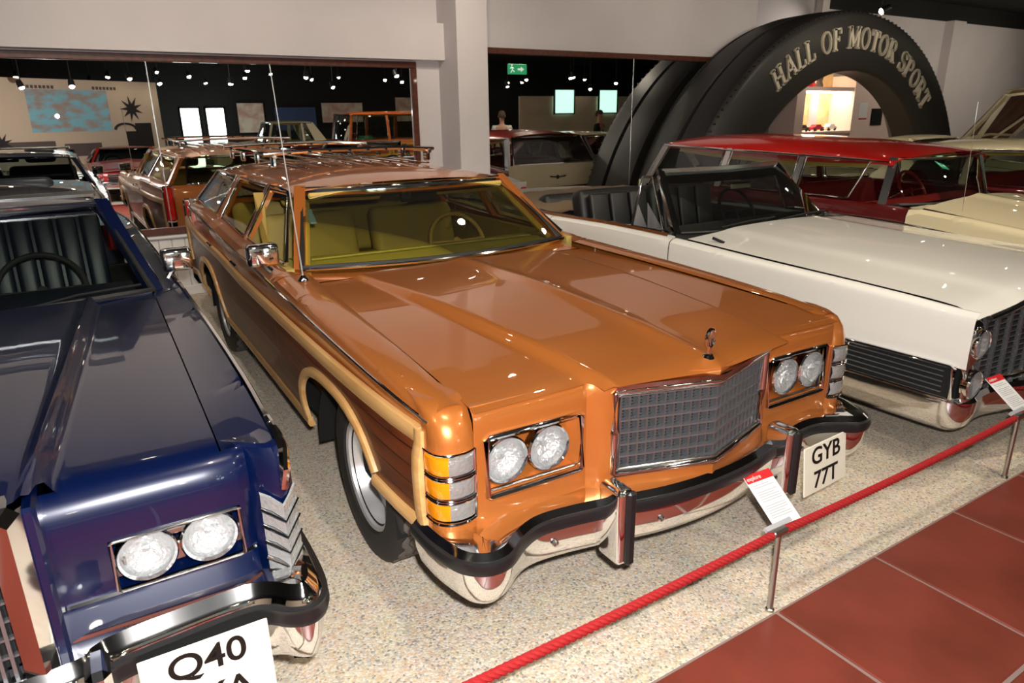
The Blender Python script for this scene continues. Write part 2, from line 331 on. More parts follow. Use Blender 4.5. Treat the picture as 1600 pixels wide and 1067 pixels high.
# ---------------------------------------------------------------- giant tyre arch
def arch():
    r = empty('tyre_arch', (9.93, 6.4, 0)); tag(r, 'giant black tyre-shaped archway with pale lettering', 'archway')
    N = 72; oc, oR, ic, iR = (0, -.41), 3.45, (0, -.20), 2.45
    def arc(c, R, n=N):
        a0 = math.asin(max(-1, min(1, (0-c[1])/R))); return [(c[0]+R*math.cos(PI-a0-(PI-2*a0)*k/n), c[1]+R*math.sin(PI-a0-(PI-2*a0)*k/n)) for k in range(n+1)]
    O = arc(oc, oR); I = arc(ic, iR)
    fr = []
    for (ox, oz), (ix, iz) in zip(O, I):
        row = []
        for t, dy in ((0, .09), (.035, .03), (.09, 0), (.5, -.02), (.93, 0), (.985, .03), (1, .08)):
            row.append((ox+(ix-ox)*t, dy, oz+(iz-oz)*t))
        fr.append(row)
    MB().grid(fr).build('sidewall', 'arch_black', r, ang=50)
    tr = []
    for ox, oz in O:
        nx, nz = ox-oc[0], oz-oc[1]; l = math.hypot(nx, nz); nx /= l; nz /= l
        tr.append([(ox+nx*d, dy, max(0, oz+nz*d)) for dy, d in ((.09, 0), (.16, .02), (.44, .03), (.46, -.04), (.50, -.04), (.52, .03), (.86, .02), (.98, -.02))])
    MB().grid(tr).build('tread', 'arch_side', r)
    inn = [[(ix, dy, iz) for dy in (.08, .2, .35, .46)] for ix, iz in I]
    MB().grid(inn).build('inner_lining', 'arch_black', r)
    bk = [[(ox, .98, oz), (ox*.6+ix*.4, .9, oz*.6+iz*.4), (ix, .46, iz)] for (ox, oz), (ix, iz) in zip(O, I)]
    MB().grid(bk).build('rear_sidewall', 'arch_side', r)
    tb = MB()
    for k in range(100):
        a = PI*(k+.5)/100; c, s = math.cos(a), math.sin(a); R = oR-.03
        z = oc[1]+R*s
        if z < .05: continue
        tb.box((oc[0]+R*c, .055, z), (.05, .03, .022), ry=-a)
    o = tb.build('tread_notches', 'arch_side', r, smooth=False); o['kind'] = 'stuff'
    # slab-serif letters: strokes as (points, width)
    def strip(mb, pts, w_, M):
        for (x0, y0), (x1, y1) in zip(pts, pts[1:]):
            dx, dy = x1-x0, y1-y0; l = math.hypot(dx, dy) or 1; nx, ny = -dy/l*w_/2, dx/l*w_/2
            ex, ey = dx/l*w_*.15, dy/l*w_*.15
            q = [(x0+nx-ex, y0+ny-ey), (x0-nx-ex, y0-ny-ey), (x1-nx+ex, y1-ny+ey), (x1+nx+ex, y1+ny+ey)]
            mb.prism([M @ Vector((a, 0, b)) for a, b in q], M.to_3x3() @ Vector((0, -.03, 0)))
    def ell(cx, cy, rx, ry, a0, a1, n=14): return [(cx+rx*math.cos(math.radians(a0+(a1-a0)*k/n)), cy+ry*math.sin(math.radians(a0+(a1-a0)*k/n))) for k in range(n+1)]
    T, t = .17, .075
    ser = lambda x, y: ([(x-.14, y), (x+.14, y)], t)
    G = {'H': (.80, [([(.18, 0), (.18, 1)], T), ([(.62, 0), (.62, 1)], T), ([(.18, .5), (.62, .5)], t), ser(.18, .03), ser(.18, .97), ser(.62, .03), ser(.62, .97)]),
         'A': (.82, [([(.12, 0), (.42, 1)], t*1.1), ([(.42, 1), (.70, 0)], T), ([(.22, .33), (.60, .33)], t), ser(.12, .03), ser(.70, .03)]),
         'L': (.68, [([(.18, 0), (.18, 1)], T), ser(.18, .97), ([(.05, .03), (.62, .03)], t), ([(.60, 0), (.60, .28)], t)]),
         'O': (.82, [(ell(.40, .5, .30, .46, 0, 360, 24), .12)]),
         'F': (.68, [([(.18, 0), (.18, 1)], T), ser(.18, .03), ([(.05, .97), (.62, .97)], t), ([(.60, 1), (.60, .74)], t), ([(.18, .52), (.46, .52)], t), ([(.46, .42), (.46, .62)], t)]),
         'M': (.98, [([(.16, 0), (.16, 1)], t*1.1), ([(.16, 1), (.48, .12)], T), ([(.48, .12), (.80, 1)], t), ([(.80, 0), (.80, 1)], T), ser(.16, .03), ser(.80, .03), ser(.14, .97), ser(.82, .97)]),
         'T': (.72, [([(.36, 0), (.36, 1)], T), ser(.36, .03), ([(.04, .97), (.68, .97)], t), ([(.06, 1), (.06, .72)], t), ([(.66, 1), (.66, .72)], t)]),
         'R': (.80, [([(.18, 0), (.18, 1)], T), ser(.18, .03), ser(.12, .97), ([(.18, .97), (.40, .97)]+ell(.40, .74, .20, .23, 90, -90, 10)+[(.18, .51)], t*1.3), ([(.40, .50), (.66, .03)], T*.9), ser(.68, .03)]),
         'S': (.68, [(ell(.34, .73, .22, .23, 20, 270, 12)+ell(.34, .27, .24, .24, 90, -160, 12), .125), ([(.57, .72), (.57, .98)], t), ([(.09, .03), (.09, .3)], t)]),
         'P': (.74, [([(.18, 0), (.18, 1)], T), ser(.18, .03), ser(.12, .97), ([(.18, .97), (.40, .97)]+ell(.40, .72, .21, .25, 90, -90, 10)+[(.18, .47)], t*1.3)]), ' ': (.42, [])}
    txt = 'HALL OF MOTOR SPORT'; H = .285
    tot = sum(G[c][0] for c in txt)*H; Rm = 2.60; a = math.radians(-39.5); span = math.radians(87.5); k = span*Rm/tot
    for c in txt:
        wd, st = G[c]; da = span*wd*H*k/(span*Rm) if False else wd*H*k/Rm
        if st:
            mid = a+da/2; px, pz = -.10+Rm*math.sin(mid), -.06+Rm*math.cos(mid)
            M = Matrix.Translation((px, -.012, pz)) @ Matrix.Rotation(mid, 4, 'Y') @ Matrix.Diagonal((H*1.02*k, 1, H, 1)) @ Matrix.Translation((-wd/2, 0, 0))
            mb = MB()
            for pts, w_ in st: strip(mb, pts, w_, M)
            o = mb.build('letter', 'arch_letter', r, smooth=False)
        a += da
arch()
# ---------------------------------------------------------------- display case beyond the arch
mat('case_back', srgb(214, 176, 110), .7, noise=(4, srgb(226, 206, 160), .35, .65, (1, 1, 1)))
mat('case_light', (1, .93, .8), .5, emit=(1, .9, .72, 1), es=9)
mat('pink_white', srgb(232, 208, 200), .7)
mat('toy_red', srgb(170, 40, 50), .5); mat('toy_dark', srgb(70, 60, 60), .5)
dc = empty('display_case', (12.35, 8.4, 0)); tag(dc, 'lit white display case with shelves seen through the archway', 'display case')
for (x0, x1, y0, y1, z0, z1, nm, m) in ((-1.0, -.76, 0, .55, 0, 2.75, 'side_panel', 'pink_white'), (.72, 2.45, 0, .55, 0, 2.34, 'side_panel', 'pink_white'), (-.76, .72, .50, .55, .7, 2.75, 'back_panel', 'case_back'),
        (-.76, .72, .02, .5, 2.06, 2.13, 'shelf', 'pink_white'), (-.76, .72, .0, .5, 1.30, 1.34, 'shelf', 'pink_white'), (-.76, .72, 0, .5, .9, .95, 'shelf', 'pink_white'), (-.76, .72, .1, .4, 2.035, 2.055, 'light_strip', 'case_light'), (-.76, .72, .0, .55, 2.70, 2.75, 'top_panel', 'case_back')):
    MB().box(((x0+x1)/2, (y0+y1)/2, (z0+z1)/2), (x1-x0, y1-y0, z1-z0)).build(nm, m, dc, smooth=False)
MB().lathe([(0, 0), (.12, 0), (.12, .05), (0, .05)], (-.25, .25, 2.62), 'z', 20).build('downlight', 'lamp_glow', dc)
MB().box((1.52, -.012, 1.58), (.36, .02, .32)).build('black_panel', 'dark', dc, smooth=False)
nb = MB(); nb.box((1.05, -.008, 1.68), (.28, .012, .34)); nb.build('notice', 'card_white', dc, smooth=False)
MB().box((1.05, -.016, 1.55), (.26, .006, .03)).build('notice_band', 'card_red', dc, smooth=False)
def figurine(x, z, m, h, label):
    q = MB(); q.lathe([(0, 0), (.07, 0), (.075, .03), (.05, h*.35), (.065, h*.6), (.03, h*.78), (.045, h*.9), (.02, h), (0, h)], (0, 0, 0), 'z', 12)
    o = q.build('figurine', m); o.location = (x, 8.6, z); tag(o, label, 'figurine', 'figurines in the display case')
for i, (x, m, h) in enumerate(((11.8, 'toy_red', .34), (12.0, 'toy_red', .28), (12.22, 'toy_dark', .3))):
    figurine(x, 2.13, m, h, 'small %s figurine on the top display shelf, %s' % (('red', 'red', 'grey')[i], ('leftmost of three', 'middle of three', 'rightmost of three')[i]))
def model_car(x, z, m, label):
    r = empty('model_car', (x, 8.62, z)); tag(r, label, 'model car', 'model cars in the display case')
    q = MB(); pr = [(-.17, .03), (-.17, .075), (-.09, .085), (-.05, .125), (.06, .125), (.10, .085), (.17, .075), (.17, .03)]
    q.prism([(a, -.06, b) for a, b in pr], (0, .12, 0)); q.build('body', m, r, smooth=False)
    for a in (-.1, .1):
        for b in (-.062, .05): MB().lathe([(0, 0), (.03, 0), (.03, .015), (0, .015)], (a, b, .03), 'y', 12).build('wheel', 'rubber', r)
for i, (x, z, m, l) in enumerate(((11.85, 1.34, 'toy_dark', 'dark model car on the middle shelf, leftmost'), (12.3, 1.34, 'toy_red', 'red model car on the middle shelf of the display case'), (12.72, 1.34, 'white_paint', 'white model car on the middle shelf of the display case'), (12.05, .95, 'white_paint', 'white model car on the low shelf of the display case'), (12.6, .95, 'cream_paint', 'cream model car on the low shelf of the display case'))): model_car(x, z, m, l)
# ---------------------------------------------------------------- spotlights
def spotlight(x, y, z=3.35, aim=None, power=0, size=.05, tilt=None):
    r = empty('ceiling_spotlight', (x, y, z)); tag(r, 'small round spotlight glowing under the black ceiling', 'spotlight', 'spotlights under the black ceiling')
    d = (Vector(aim)-Vector((x, y, z))).normalized() if aim else Vector((random.uniform(-.3, .3), random.uniform(-.1, .5), -1)).normalized()
    q = d.to_track_quat('-Z', 'Y').to_matrix().to_4x4()
    h = MB(); h.lathe([(0, .16), (.05, .16), (.062, .10), (.066, -.0), (.06, -.0), (.055, .02)], (0, 0, 0), 'z', 16)
    h.v = [tuple(q @ Vector(p)) for p in h.v]; h.build('housing', 'lamp_can', r)
    l = MB(); l.lathe([(size*math.sin(PI/2*k/5), .004-size*.8*math.cos(PI/2*k/5)) for k in range(6)], (0, 0, 0), 'z', 14); l.v = [tuple(q @ Vector(p)) for p in l.v]; l.build('bulb', 'lamp_glow', r)
    MB().tube([(0, 0, .12), (0, 0, 3.9-z)], .012, 6).build('stem', 'lamp_can', r)
    if power:
        ld = bpy.data.lights.new('spot_beam', 'SPOT'); ld.energy = power; ld.spot_size = math.radians(95); ld.spot_blend = .8; ld.shadow_soft_size = .05; ld.color = (1, .88, .70)
        lo = bpy.data.objects.new('spot_beam', ld); COL.objects.link(lo); lo.parent = r; lo.matrix_local = Matrix.Translation(d*.03) @ q
SPOT = 115
for (x, y, a) in ((-1.4, 1.2, (-.6, 3, .8)), (.7, .9, (1.2, 2.6, .7)), (1.6, 2.6, (1.8, 4, .9)), (2.9, .8, (2.4, 2.6, .8)), (4.2, 1.2, (4.3, 2.8, .8)), (6.3, 1.6, (6.2, 3.2, .9)), (8.6, 1.8, (8.4, 3.4, .9)), (3.2, 4.2, (2.4, 5.2, 1)), (5.2, 4.4, (5.8, 5.2, 1)),
                  (0.2, 4.6, (.4, 6.4, 1)), (11.2, 3.4, (11.4, 4.6, 1)), (1.2, 5.2, (1.5, 7.6, 2.3)), (6.2, 5.0, (6.4, 7.5, 2.6)), (3.6, 5.6, (3.9, 7.2, 2)), (9.6, 4.4, (10, 6.4, 2.2)), (13.6, 5.2, (14, 9, 2.6)), (16, 5.8, (16.5, 9, 2.4)), (18.6, 5.8, (19, 9, 2.4)), (-.6, 5.0, (0, 7.6, 2.5)), (2.6, 4.9, (3.0, 7.6, 2.6)), (8.0, 4.8, (8.4, 7.5, 2.8)), (2.6, -.9, (2.6, .6, 0)), (9.6, .6, (9.5, -.6, 1)), (6.5, -1.6, (7.6, -3.4, 1.2)), (12.6, 7.8, (11, 9, 2.4))):  # includes spots added to brighten the deep wall and the white-shirted visitor
    spotlight(x, y, 3.35, a, SPOT*((.62 if x < 9 else 1.1) if a[1] > 7 else 1.9 if 3.5 < x < 9 and y < 2 else 1.0))
for y, z in ((-3.0, 2.62), (-5.2, 2.78), (-7.4, 2.9), (-10.0, 3.05)):
    for i in range(11):
        spotlight(-3.0+i*2.0+random.uniform(-.8, .8), y+random.uniform(-.9, .9), z+random.uniform(-.22, .12))
# ---------------------------------------------------------------- barrier posts, ropes, cards
def post(x, label):
    r = empty('barrier_post', (x, 1.262, 0)); tag(r, label, 'post')
    MB().lathe([(0, 0), (.016, 0), (.016, .008), (.0105, .012), (.0095, .33), (0, .332)], (0, 0, 0), 'z', 16).build('pole', 'steel', r)
    MB().box((.0, 0, .325), (.075, .026, .026), ch=.006).build('rope_clamp', 'steel', r, smooth=False)
    MB().box((.005, .012, .345), (.13, .016, .012), rx=.5).build('card_holder', 'card_grey', r, smooth=False)
def card(x, label, hdr):
    r = empty('information_card', (x+.05, 1.268, .338)); tag(r, label, 'sign'); r.rotation_euler = (math.radians(37), 0, math.radians(-3))
    MB().box((0, .10, .003), (.128, .20, .005), ch=.001).build('sheet', 'card_white', r, smooth=False)
    MB().box((0, .184, .0062), (.128, .032, .002)).build('red_header', 'card_red', r, smooth=False)
    text_obj('header_text', 'explore', .022, 'card_white', r, Matrix.Translation((-.026, .183, .0075)), .0003)
    for k in range(15):
        if k in (2, 8): continue
        MB().box((-.002 if k % 4 else -.012, .155-k*.0088, .0058), (.098 if k % 4 else .078, .0024, .0008)).build('text_line', 'card_grey', r, smooth=False)
for x, l in ((.115, 'steel rope barrier post in front of the blue car'), (1.862, 'steel rope barrier post in front of the gold station wagon'), (3.59, 'steel rope barrier post in front of the white convertible'), (5.34, 'steel rope barrier post in front of the red station wagon')):
    post(x, l)
card(1.862, 'white information card with red header in front of the gold wagon', 1); card(3.59, 'white information card with red header in front of the white convertible', 1)
def rope(x0, x1, label):
    mb = MB(); n = int((x1-x0)/.006)
    for k in range(3):
        path = []
        for i in range(n+1):
            t = i/n; x = x0+(x1-x0)*t; a = 2*PI*(x-x0)/.062+k*2*PI/3; sag = -.012*(1-(2*t-1)**2)
            path.append((x, 1.262+.0075*math.cos(a), .322+sag+.0075*math.sin(a)))
        mb.tube(path, .0085, 7)
    tag(mb.build('barrier_rope', 'rope_red'), label, 'rope')
rope(.15, 1.826, 'red twisted barrier rope between blue car and gold wagon posts'); rope(1.898, 3.554, 'red twisted barrier rope in front of the gold wagon number plate'); rope(3.626, 5.30, 'red twisted barrier rope at the right edge in front of white convertible')
# ================================================================== car kit (local: x across, y from nose to tail, z up)
def make_zbot(rock, arches, front=None, rear=None):
    def zb(y):
        z = rock
        if front and y < front[0]: z = max(z, front[1])
        if rear and y > rear[0]: z = max(z, rear[1])
        for yc, hw, top in arches:
            u = abs(y-yc)/hw
            if u < 1: z = max(z, rock+(top-rock)*(1-u**2.6)**(1/2.6))
        return z
    return zb
def ysamples(y0, y1, step, arches):
    ys = set(); n = max(2, int((y1-y0)/step))
    for i in range(n+1): ys.add(round(y0+(y1-y0)*i/n, 4))
    for yc, hw, top in arches:
        for k in range(41):
            y = yc-hw*math.cos(PI*k/40)
            if y0 < y < y1: ys.add(round(y, 4))
    ys = sorted(ys); return [y for i, y in enumerate(ys) if i == 0 or y-ys[i-1] > .0015 or i == len(ys)-1]
def side_mesh(sec, zbot, y0, y1, sgn, arches, off=0, zhi=None, zlo=None, nz=20, step=.05):
    rows = []
    for y in ysamples(y0, y1, step, arches):
        P = cr(sec(y), 6); lo = zbot(y)
        if zlo: lo = max(lo, zlo(y))
        out = []; hi = zhi(y) if zhi else 9
        for a, b in zip(P, P[1:]):
            if a[1] <= hi or b[1] <= hi:
                if a[1] > hi: t = (a[1]-hi)/(a[1]-b[1]); a = (a[0]+(b[0]-a[0])*t, hi)
                if not out: out.append(a)
                if b[1] < lo:
                    t = (a[1]-lo)/(a[1]-b[1]) if a[1] > lo else 0; out.append((a[0]+(b[0]-a[0])*t, max(lo, min(a[1], lo)))); break
                out.append(b)
        if len(out) < 2: out = [P[0], P[1]]
        L = [0]
        for a, b in zip(out, out[1:]): L.append(L[-1]+math.hypot(b[0]-a[0], b[1]-a[1]))
        row = []; j = 0
        for k in range(nz+1):
            s = L[-1]*k/nz
            while j < len(L)-2 and L[j+1] < s: j += 1
            d = L[j+1]-L[j]; t = (s-L[j])/d if d > 1e-9 else 0
            row.append((sgn*(out[j][0]+(out[j+1][0]-out[j][0])*t+off), y, out[j][1]+(out[j+1][1]-out[j][1])*t))
        rows.append(row)
    return MB().grid(rows)
def xside(sec, y, z):
    """half width of the body side at height z"""
    P = cr(sec(y), 6)
    for a, b in zip(P, P[1:]):
        if a[1] >= z >= b[1] and a[0] > .5: return a[0]+(b[0]-a[0])*((a[1]-z)/((a[1]-b[1]) or 1))
    return P[-1][0]
def top_mesh(xh, y0, y1, zf, nx=28, step=.06, yshift=None, dw=None):
    """dw(y): half width of a raised centre whose crease the columns follow"""
    rows = []; n = max(2, int((y1-y0)/step))
    for i in range(n+1):
        y = y0+(y1-y0)*i/n; w_ = xh(y)
        if dw:
            d = dw(y); h = [0, .012, .03, .06, .10]+[.10+(d-.06-.10)*k/6 for k in range(1, 7)]+[d-.04, d-.026, d-.014, d-.004, d+.006, d+.018, d+.032, d+.05]+[d+.05+(w_-d-.05)*k/9 for k in range(1, 10)]
        else: h = [w_*k/nx for k in range(nx+1)]
        row = []
        for x in [-q for q in h[:0:-1]]+h:
            yy = y+(yshift(x, i/n) if yshift else 0); row.append((x, yy, zf(x, yy)))
        rows.append(row)
    return MB().grid(rows)
def sstep(a, b, x):
    t = max(0, min(1, (x-a)/(b-a))); return t*t*(3-2*t)
def wheel(root, x, y, r=.345, w=.20, style='cover', sgn=1, n=72, white=False, detail=True):
    """sgn: outer side"""
    t = MB(); rr = r*.64; hw = w/2
    side = [(rr, hw*.80), (rr+.012, hw*.97), (r*.80, hw*1.04), (r*.92, hw*1.0), (r*.975, hw*.88)]
    t.lathe([(rr*.9, -hw*.7)]+[(a, -b) for a, b in side[::1]]+[(r*.992, -hw*.8), (r*.992, hw*.8)]+[(a, b) for a, b in side[::-1]]+[(rr*.9, hw*.7)], (x, y, r), 'x', n, sgn)
    o = t.build('wheel', 'tire', root)
    if detail:
        tr = MB(); m = 96
        for g in range(5):
            rows = []
            for k in range(m):
                a = 2*PI*k/m; zz = .008*(1 if k % 4 < 2 else -1); xc = -hw*.72+hw*1.44*(g+.5)/5; row = []
                for dx, R in ((-hw*.125, r*.99), (-hw*.115, r*1.006), (hw*.115, r*1.006), (hw*.125, r*.99)):
                    row.append((x+xc+dx+zz, y+R*math.cos(a), r+R*math.sin(a)))
                rows.append(row)
            tr.grid(rows, cu=True)
        tr.build('tread', 'tire_tread', o, ang=20)
    if white: MB().lathe([(rr+.03, hw*1.0), (rr+.035, hw*1.045), (r*.82, hw*1.05), (r*.825, hw*1.03)], (x, y, r), 'x', 48, sgn).build('white_band', 'plate_white', o)
    if style == 'alloy':
        MB().lathe([(rr*1.02, hw*.86), (rr*1.0, hw*.90), (rr*.95, hw*.84), (rr*.90, hw*.5), (rr*.86, hw*.12), (rr*.62, -hw*.02), (rr*.5, hw*.10), (rr*.30, hw*.18), (rr*.2, hw*.2), (0, hw*.2)], (x, y, r), 'x', 48, sgn).build('rim', 'alloy', o)
        MB().lathe([(rr*.22, hw*.15), (rr*.21, hw*.5), (rr*.16, hw*.58), (0, hw*.6)], (x, y, r), 'x', 24, sgn).build('hub_cap', 'chrome', o)
        for k in range(5):
            a = 2*PI*k/5; MB().lathe([(.011, 0), (.011, .03), (0, .034)], (x+sgn*hw*.1, y+rr*.36*math.cos(a), r+rr*.36*math.sin(a)), 'x', 8, sgn).build('lug_nut', 'chrome', o)
    else:
        MB().lathe([(rr*1.02, hw*.86), (rr*1.0, hw*.95), (rr*.9, hw*.92), (rr*.8, hw*.78), (rr*.55, hw*.85), (rr*.3, hw*1.0), (0, hw*1.04)], (x, y, r), 'x', 36, sgn).build('wheel_cover', 'chrome', o)
    return o
def sweep_bumper(root, half, prof, name='bumper', m='chrome', rear=False, z=0):
    left = [(-x, y, z) for x, y in half[::-1]]; pts = left+[(x, y, z) for x, y in half if x > 1e-6]
    pts = cr(pts, 4)
    if rear: pts = pts[::-1]
    return MB().tube(pts, 0, prof=prof).build(name, m, root, ang=40)
def quad_frame(root, pts, r, name='window_trim', m='chrome', n=6, seg=1):
    P = []
    k = len(pts)
    for i in range(k):
        a, b = Vector(pts[i]), Vector(pts[(i+1) % k])
        for t in ((.03, .97) if True else (0,)): P.append(a+(b-a)*t)
    return MB().tube([tuple(p) for p in P], r, n, closed=True).build(name, m, root, ang=60)
def lamp_round(root, c, r, name='headlamp', ax='y', sgn=-1, ring='chrome', bulge=.32):
    o = MB().lathe([(r*1.0, .035), (r*1.1, .03), (r*1.12, .0), (r*1.05, -.006), (r*.98, .004)], c, ax, 32, -sgn).build(name, ring, root)
    MB().lathe([(r*.985, .004), (r*.90, .022), (r*.72, .036), (r*.45, .046), (r*.16, .05), (r*.15, .030), (0, .026)], c, ax, 32, -sgn).build('reflector', 'lamp_bowl', o)
    l = [(r*.99*math.sin(t), -r*bulge*math.cos(t)+.004) for t in [PI/2*k/7 for k in range(8)]]
    MB().lathe([(max(p, 0), q) for p, q in l], c, ax, 32, -sgn).build('lens', 'glass_clear', o)
    return o
def seat(root, x0, x1, y, z, m, bh=.55, head=(), tilt=.25, depth=.5):
    cx = (x0+x1)/2; w_ = x1-x0
    s = MB(); s.box((cx, y+.05-depth/2+.1, z), (w_, depth, .18), ch=.06); o = s.build('seat', m, root)
    b = MB(); b.box((cx, y+.22+math.sin(tilt)*bh/2, z+.05+bh/2), (w_, .16, bh), rx=-tilt, ch=.06); b.build('backrest', m, o)
    for hx in head: MB().box((hx, y+.24+math.sin(tilt)*(bh+.1), z+.10+bh+.06), (.32, .10, .16), rx=-tilt, ch=.045).build('headrest', m, o)
    return o
def steering(root, x, y, z, r, m, tilt=.9):
    M = Matrix.Rotation(tilt, 3, 'X'); P = [tuple(M @ Vector((r*math.cos(a), r*math.sin(a), 0))+Vector((x, y, z))) for a in [2*PI*k/32 for k in range(32)]]
    o = MB().tube(P, .014, 8, closed=True).build('steering_wheel', m, root)
    q = MB()
    for a in (0, PI, -PI/2): q.tube([tuple(Vector((x, y, z))+M @ Vector((0, 0, -.02))), tuple(M @ Vector((r*math.cos(a), r*math.sin(a), 0))+Vector((x, y, z)))], .01, 6)
    q.tube([(x, y, z), tuple(Vector((x, y, z))+M @ Vector((0, 0, -.35)))], .025, 8); q.build('spokes', m, o)
    return o
def greenhouse(root, P):
    """roof, glass and pillars; P: wsb, wst, bwb, bwt = (half width, y, z, bow); belt(y)->z, bx(y)->x; windows [(yb0,yb1,yt0,yt1,glass_l,glass_r)]"""
    xb, yb, zb, bo = P['wsb']; xt, yt, zt, bt = P['wst']; gl = P.get('glass', 'glass'); paint = P['paint']
    def curve(x, y, z, bow, n=16): return [(x*(2*k/n-1), y-bow*(1-(2*k/n-1)**2), z) for k in range(n+1)]
    def between(a, b, n=8, bul=0): return [[tuple(p+(q-p)*(j/n)+(Vector((0, -bul, bul))*(4*(j/n)*(1-j/n)) if True else 0) for p, q in [(Vector(u), Vector(v))])[0] if False else tuple(Vector(u)+(Vector(v)-Vector(u))*(j/n)+Vector((0, -bul*.5, bul))*(4*(j/n)*(1-j/n))) for u, v in zip(a, b)] for j in range(n+1)]
    A, B = curve(xb, yb, zb, bo), curve(xt, yt, zt, bt)
    ws = MB().grid(between(A, B, 8, .012)).build('windshield', gl, root)
    quad = A+B[::-1]
    MB().tube([(p[0], p[1]-.004, p[2]+.002) for p in quad], .013, 6, closed=True).build('gasket', 'rubber', ws)
    MB().tube([(p[0]*1.012, p[1]-.012, p[2]+.008) for p in B], .009, 6).build('chrome_trim', 'chrome', ws)
    MB().tube([(p[0]*1.012, p[1]-.022, p[2]-.004) for p in A], .008, 6).build('chrome_trim', 'chrome', ws)
    if P.get('band'):
        rows = between(A, B, 20, .012); MB().grid([[(p[0]*.99, p[1]+.006, p[2]-.003) for p in r] for r in rows[17:]]).build('tint_band', 'glass_band', ws)
    if 'bwt' in P:
        xb2, yb2, zb2, bo2 = P['bwb']; xt2, yt2, zt2, bt2 = P['bwt']
        A2, B2 = curve(xb2, yb2, zb2, -bo2), curve(xt2, yt2, zt2, -bt2)
        bw = MB().grid(between(A2, B2, 6)).build('rear_window', P.get('rglass', gl), root)
        MB().tube([(p[0], p[1]+.004, p[2]) for p in A2+B2[::-1]], .014, 6, closed=True).build('chrome_trim', 'chrome', bw)
        # roof skin
        rx = P['rx']; cw = P['crown']; rows = []; n = 26
        prof = [(0, 1), (.2, .975), (.42, .87), (.62, .67), (.78, .42), (.90, .12), (.96, -.12), (1.0, -.45), (1.012, -.8)]
        prof = [(-a, b) for a, b in prof[::-1]]+prof[1:]
        dr = P.get('droop', .02)
        for i in range(n+1):
            t = i/n; y = yt+(yt2-yt)*t; zr = zt+(zt2-zt)*t; h = cw*(1-.55*abs(2*t-1)**2.2); row = []
            ef = min(1, t*9); eb = min(1, (1-t)*9)
            for a, b in prof:
                bow = -bt*(1-a*a)*(1-t)**2+bt2*(1-a*a)*t**2
                row.append((rx(y)*a, y+bow-(.03*(1-ef))+(.03*(1-eb)), zr+.012+h*b-(dr*(1-ef)**2)-(dr*(1-eb)**2)))
            rows.append(row)
        rf = MB().grid(rows).build('roof', P.get('roof_mat', paint), root, ang=60)
        MB().grid([[(p[0]*.95, p[1], p[2]-.035) for p in r] for r in rows[2:-2]]).build('headliner', P.get('liner', 'dark'), rf)
        for s in (-1, 1):      # drip rail
            MB().tube([(s*rx(yt+(yt2-yt)*k/12)*1.012, yt+(yt2-yt)*k/12, zt+(zt2-zt)*k/12-.022) for k in range(13)], .009, 6).build('drip_rail', 'chrome', rf)
    belt, bx, rx = P['belt'], P['bx'], P['rx']
    zr = lambda y: P['zt_side'](y)
    def sp(y0, y1, s, v, off=0):   # point on the side-glass plane: v 0 belt .. 1 roof
        y = y0+(y1-y0)*v; x = bx(y0)+(rx(y1)-bx(y0))*v; z = belt(y0)+(zr(y1)-belt(y0))*v
        return (s*(x+off), y, z)
    for i, wdw in enumerate(P['windows']):
        a0, a1, b0, b1, gL, gR = wdw
        for s, gg in ((-1, gL), (1, gR)):
            q = [sp(a0, b0, s, .02), sp(a1, b1, s, .02), sp(a1, b1, s, .97), sp(a0, b0, s, .97)]
            holder = quad_frame(root, q, .009, 'side_window')
            if gg: MB().patch(*[tuple(v) for v in q], nu=4, nv=4).build('pane', gl, holder)
    for (yb_, yt_, w0, w1, m) in P['pillars']:
        for s in (-1, 1):
            q = [sp(yb_-w0/2, yt_-w1/2, s, -.02, .002), sp(yb_+w0/2, yt_+w1/2, s, -.02, .002), sp(yb_+w0/2, yt_+w1/2, s, 1.0, .002), sp(yb_-w0/2, yt_-w1/2, s, 1.0, .002)]
            MB().prism(q, (-s*.045, 0, 0)).build('pillar', m, root, smooth=False)
    # a-pillars along the windshield
    for s in (-1, 1):
        MB().tube([(s*(xb+.012), yb+.01, zb-.02), (s*(xt+.012), yt+.01, zt+.01)], 0, prof=[(-.03, -.02), (.03, -.02), (.034, .016), (-.026, .02)]).build('pillar', paint, root, smooth=False)
    return ws
def car_root(name, label, loc, rz=0, cat='car'):
    r = empty(name, loc, rz); tag(r, label, cat); return r
def plate(root, c, w, h, rows, rz=0, rx=0, size=.085, m='plate_white'):
    o = empty('number_plate', c, rz, root); o.rotation_euler = (rx, 0, rz)
    q = MB(); q.box((0, 0, 0), (w, .006, h), ch=.002); pb = q.build('plate', m, o, smooth=False)
    n = len(rows)
    for i, t in enumerate(rows):
        z = (h/2-h*(i+.5)/n)
        text_obj('lettering', t, size, 'plate_black', o, Matrix.Translation((0, -.0045, z)) @ Matrix.Rotation(PI/2, 4, 'X'), .0008, sx=1.05, bold=.0012)
    return o
def door_handle(root, sec, y, z, s):
    x = xside(sec, y, z)
    MB().box((s*(x+.022), y, z), (.02, .15, .022), ch=.008).build('handle', 'chrome', root)
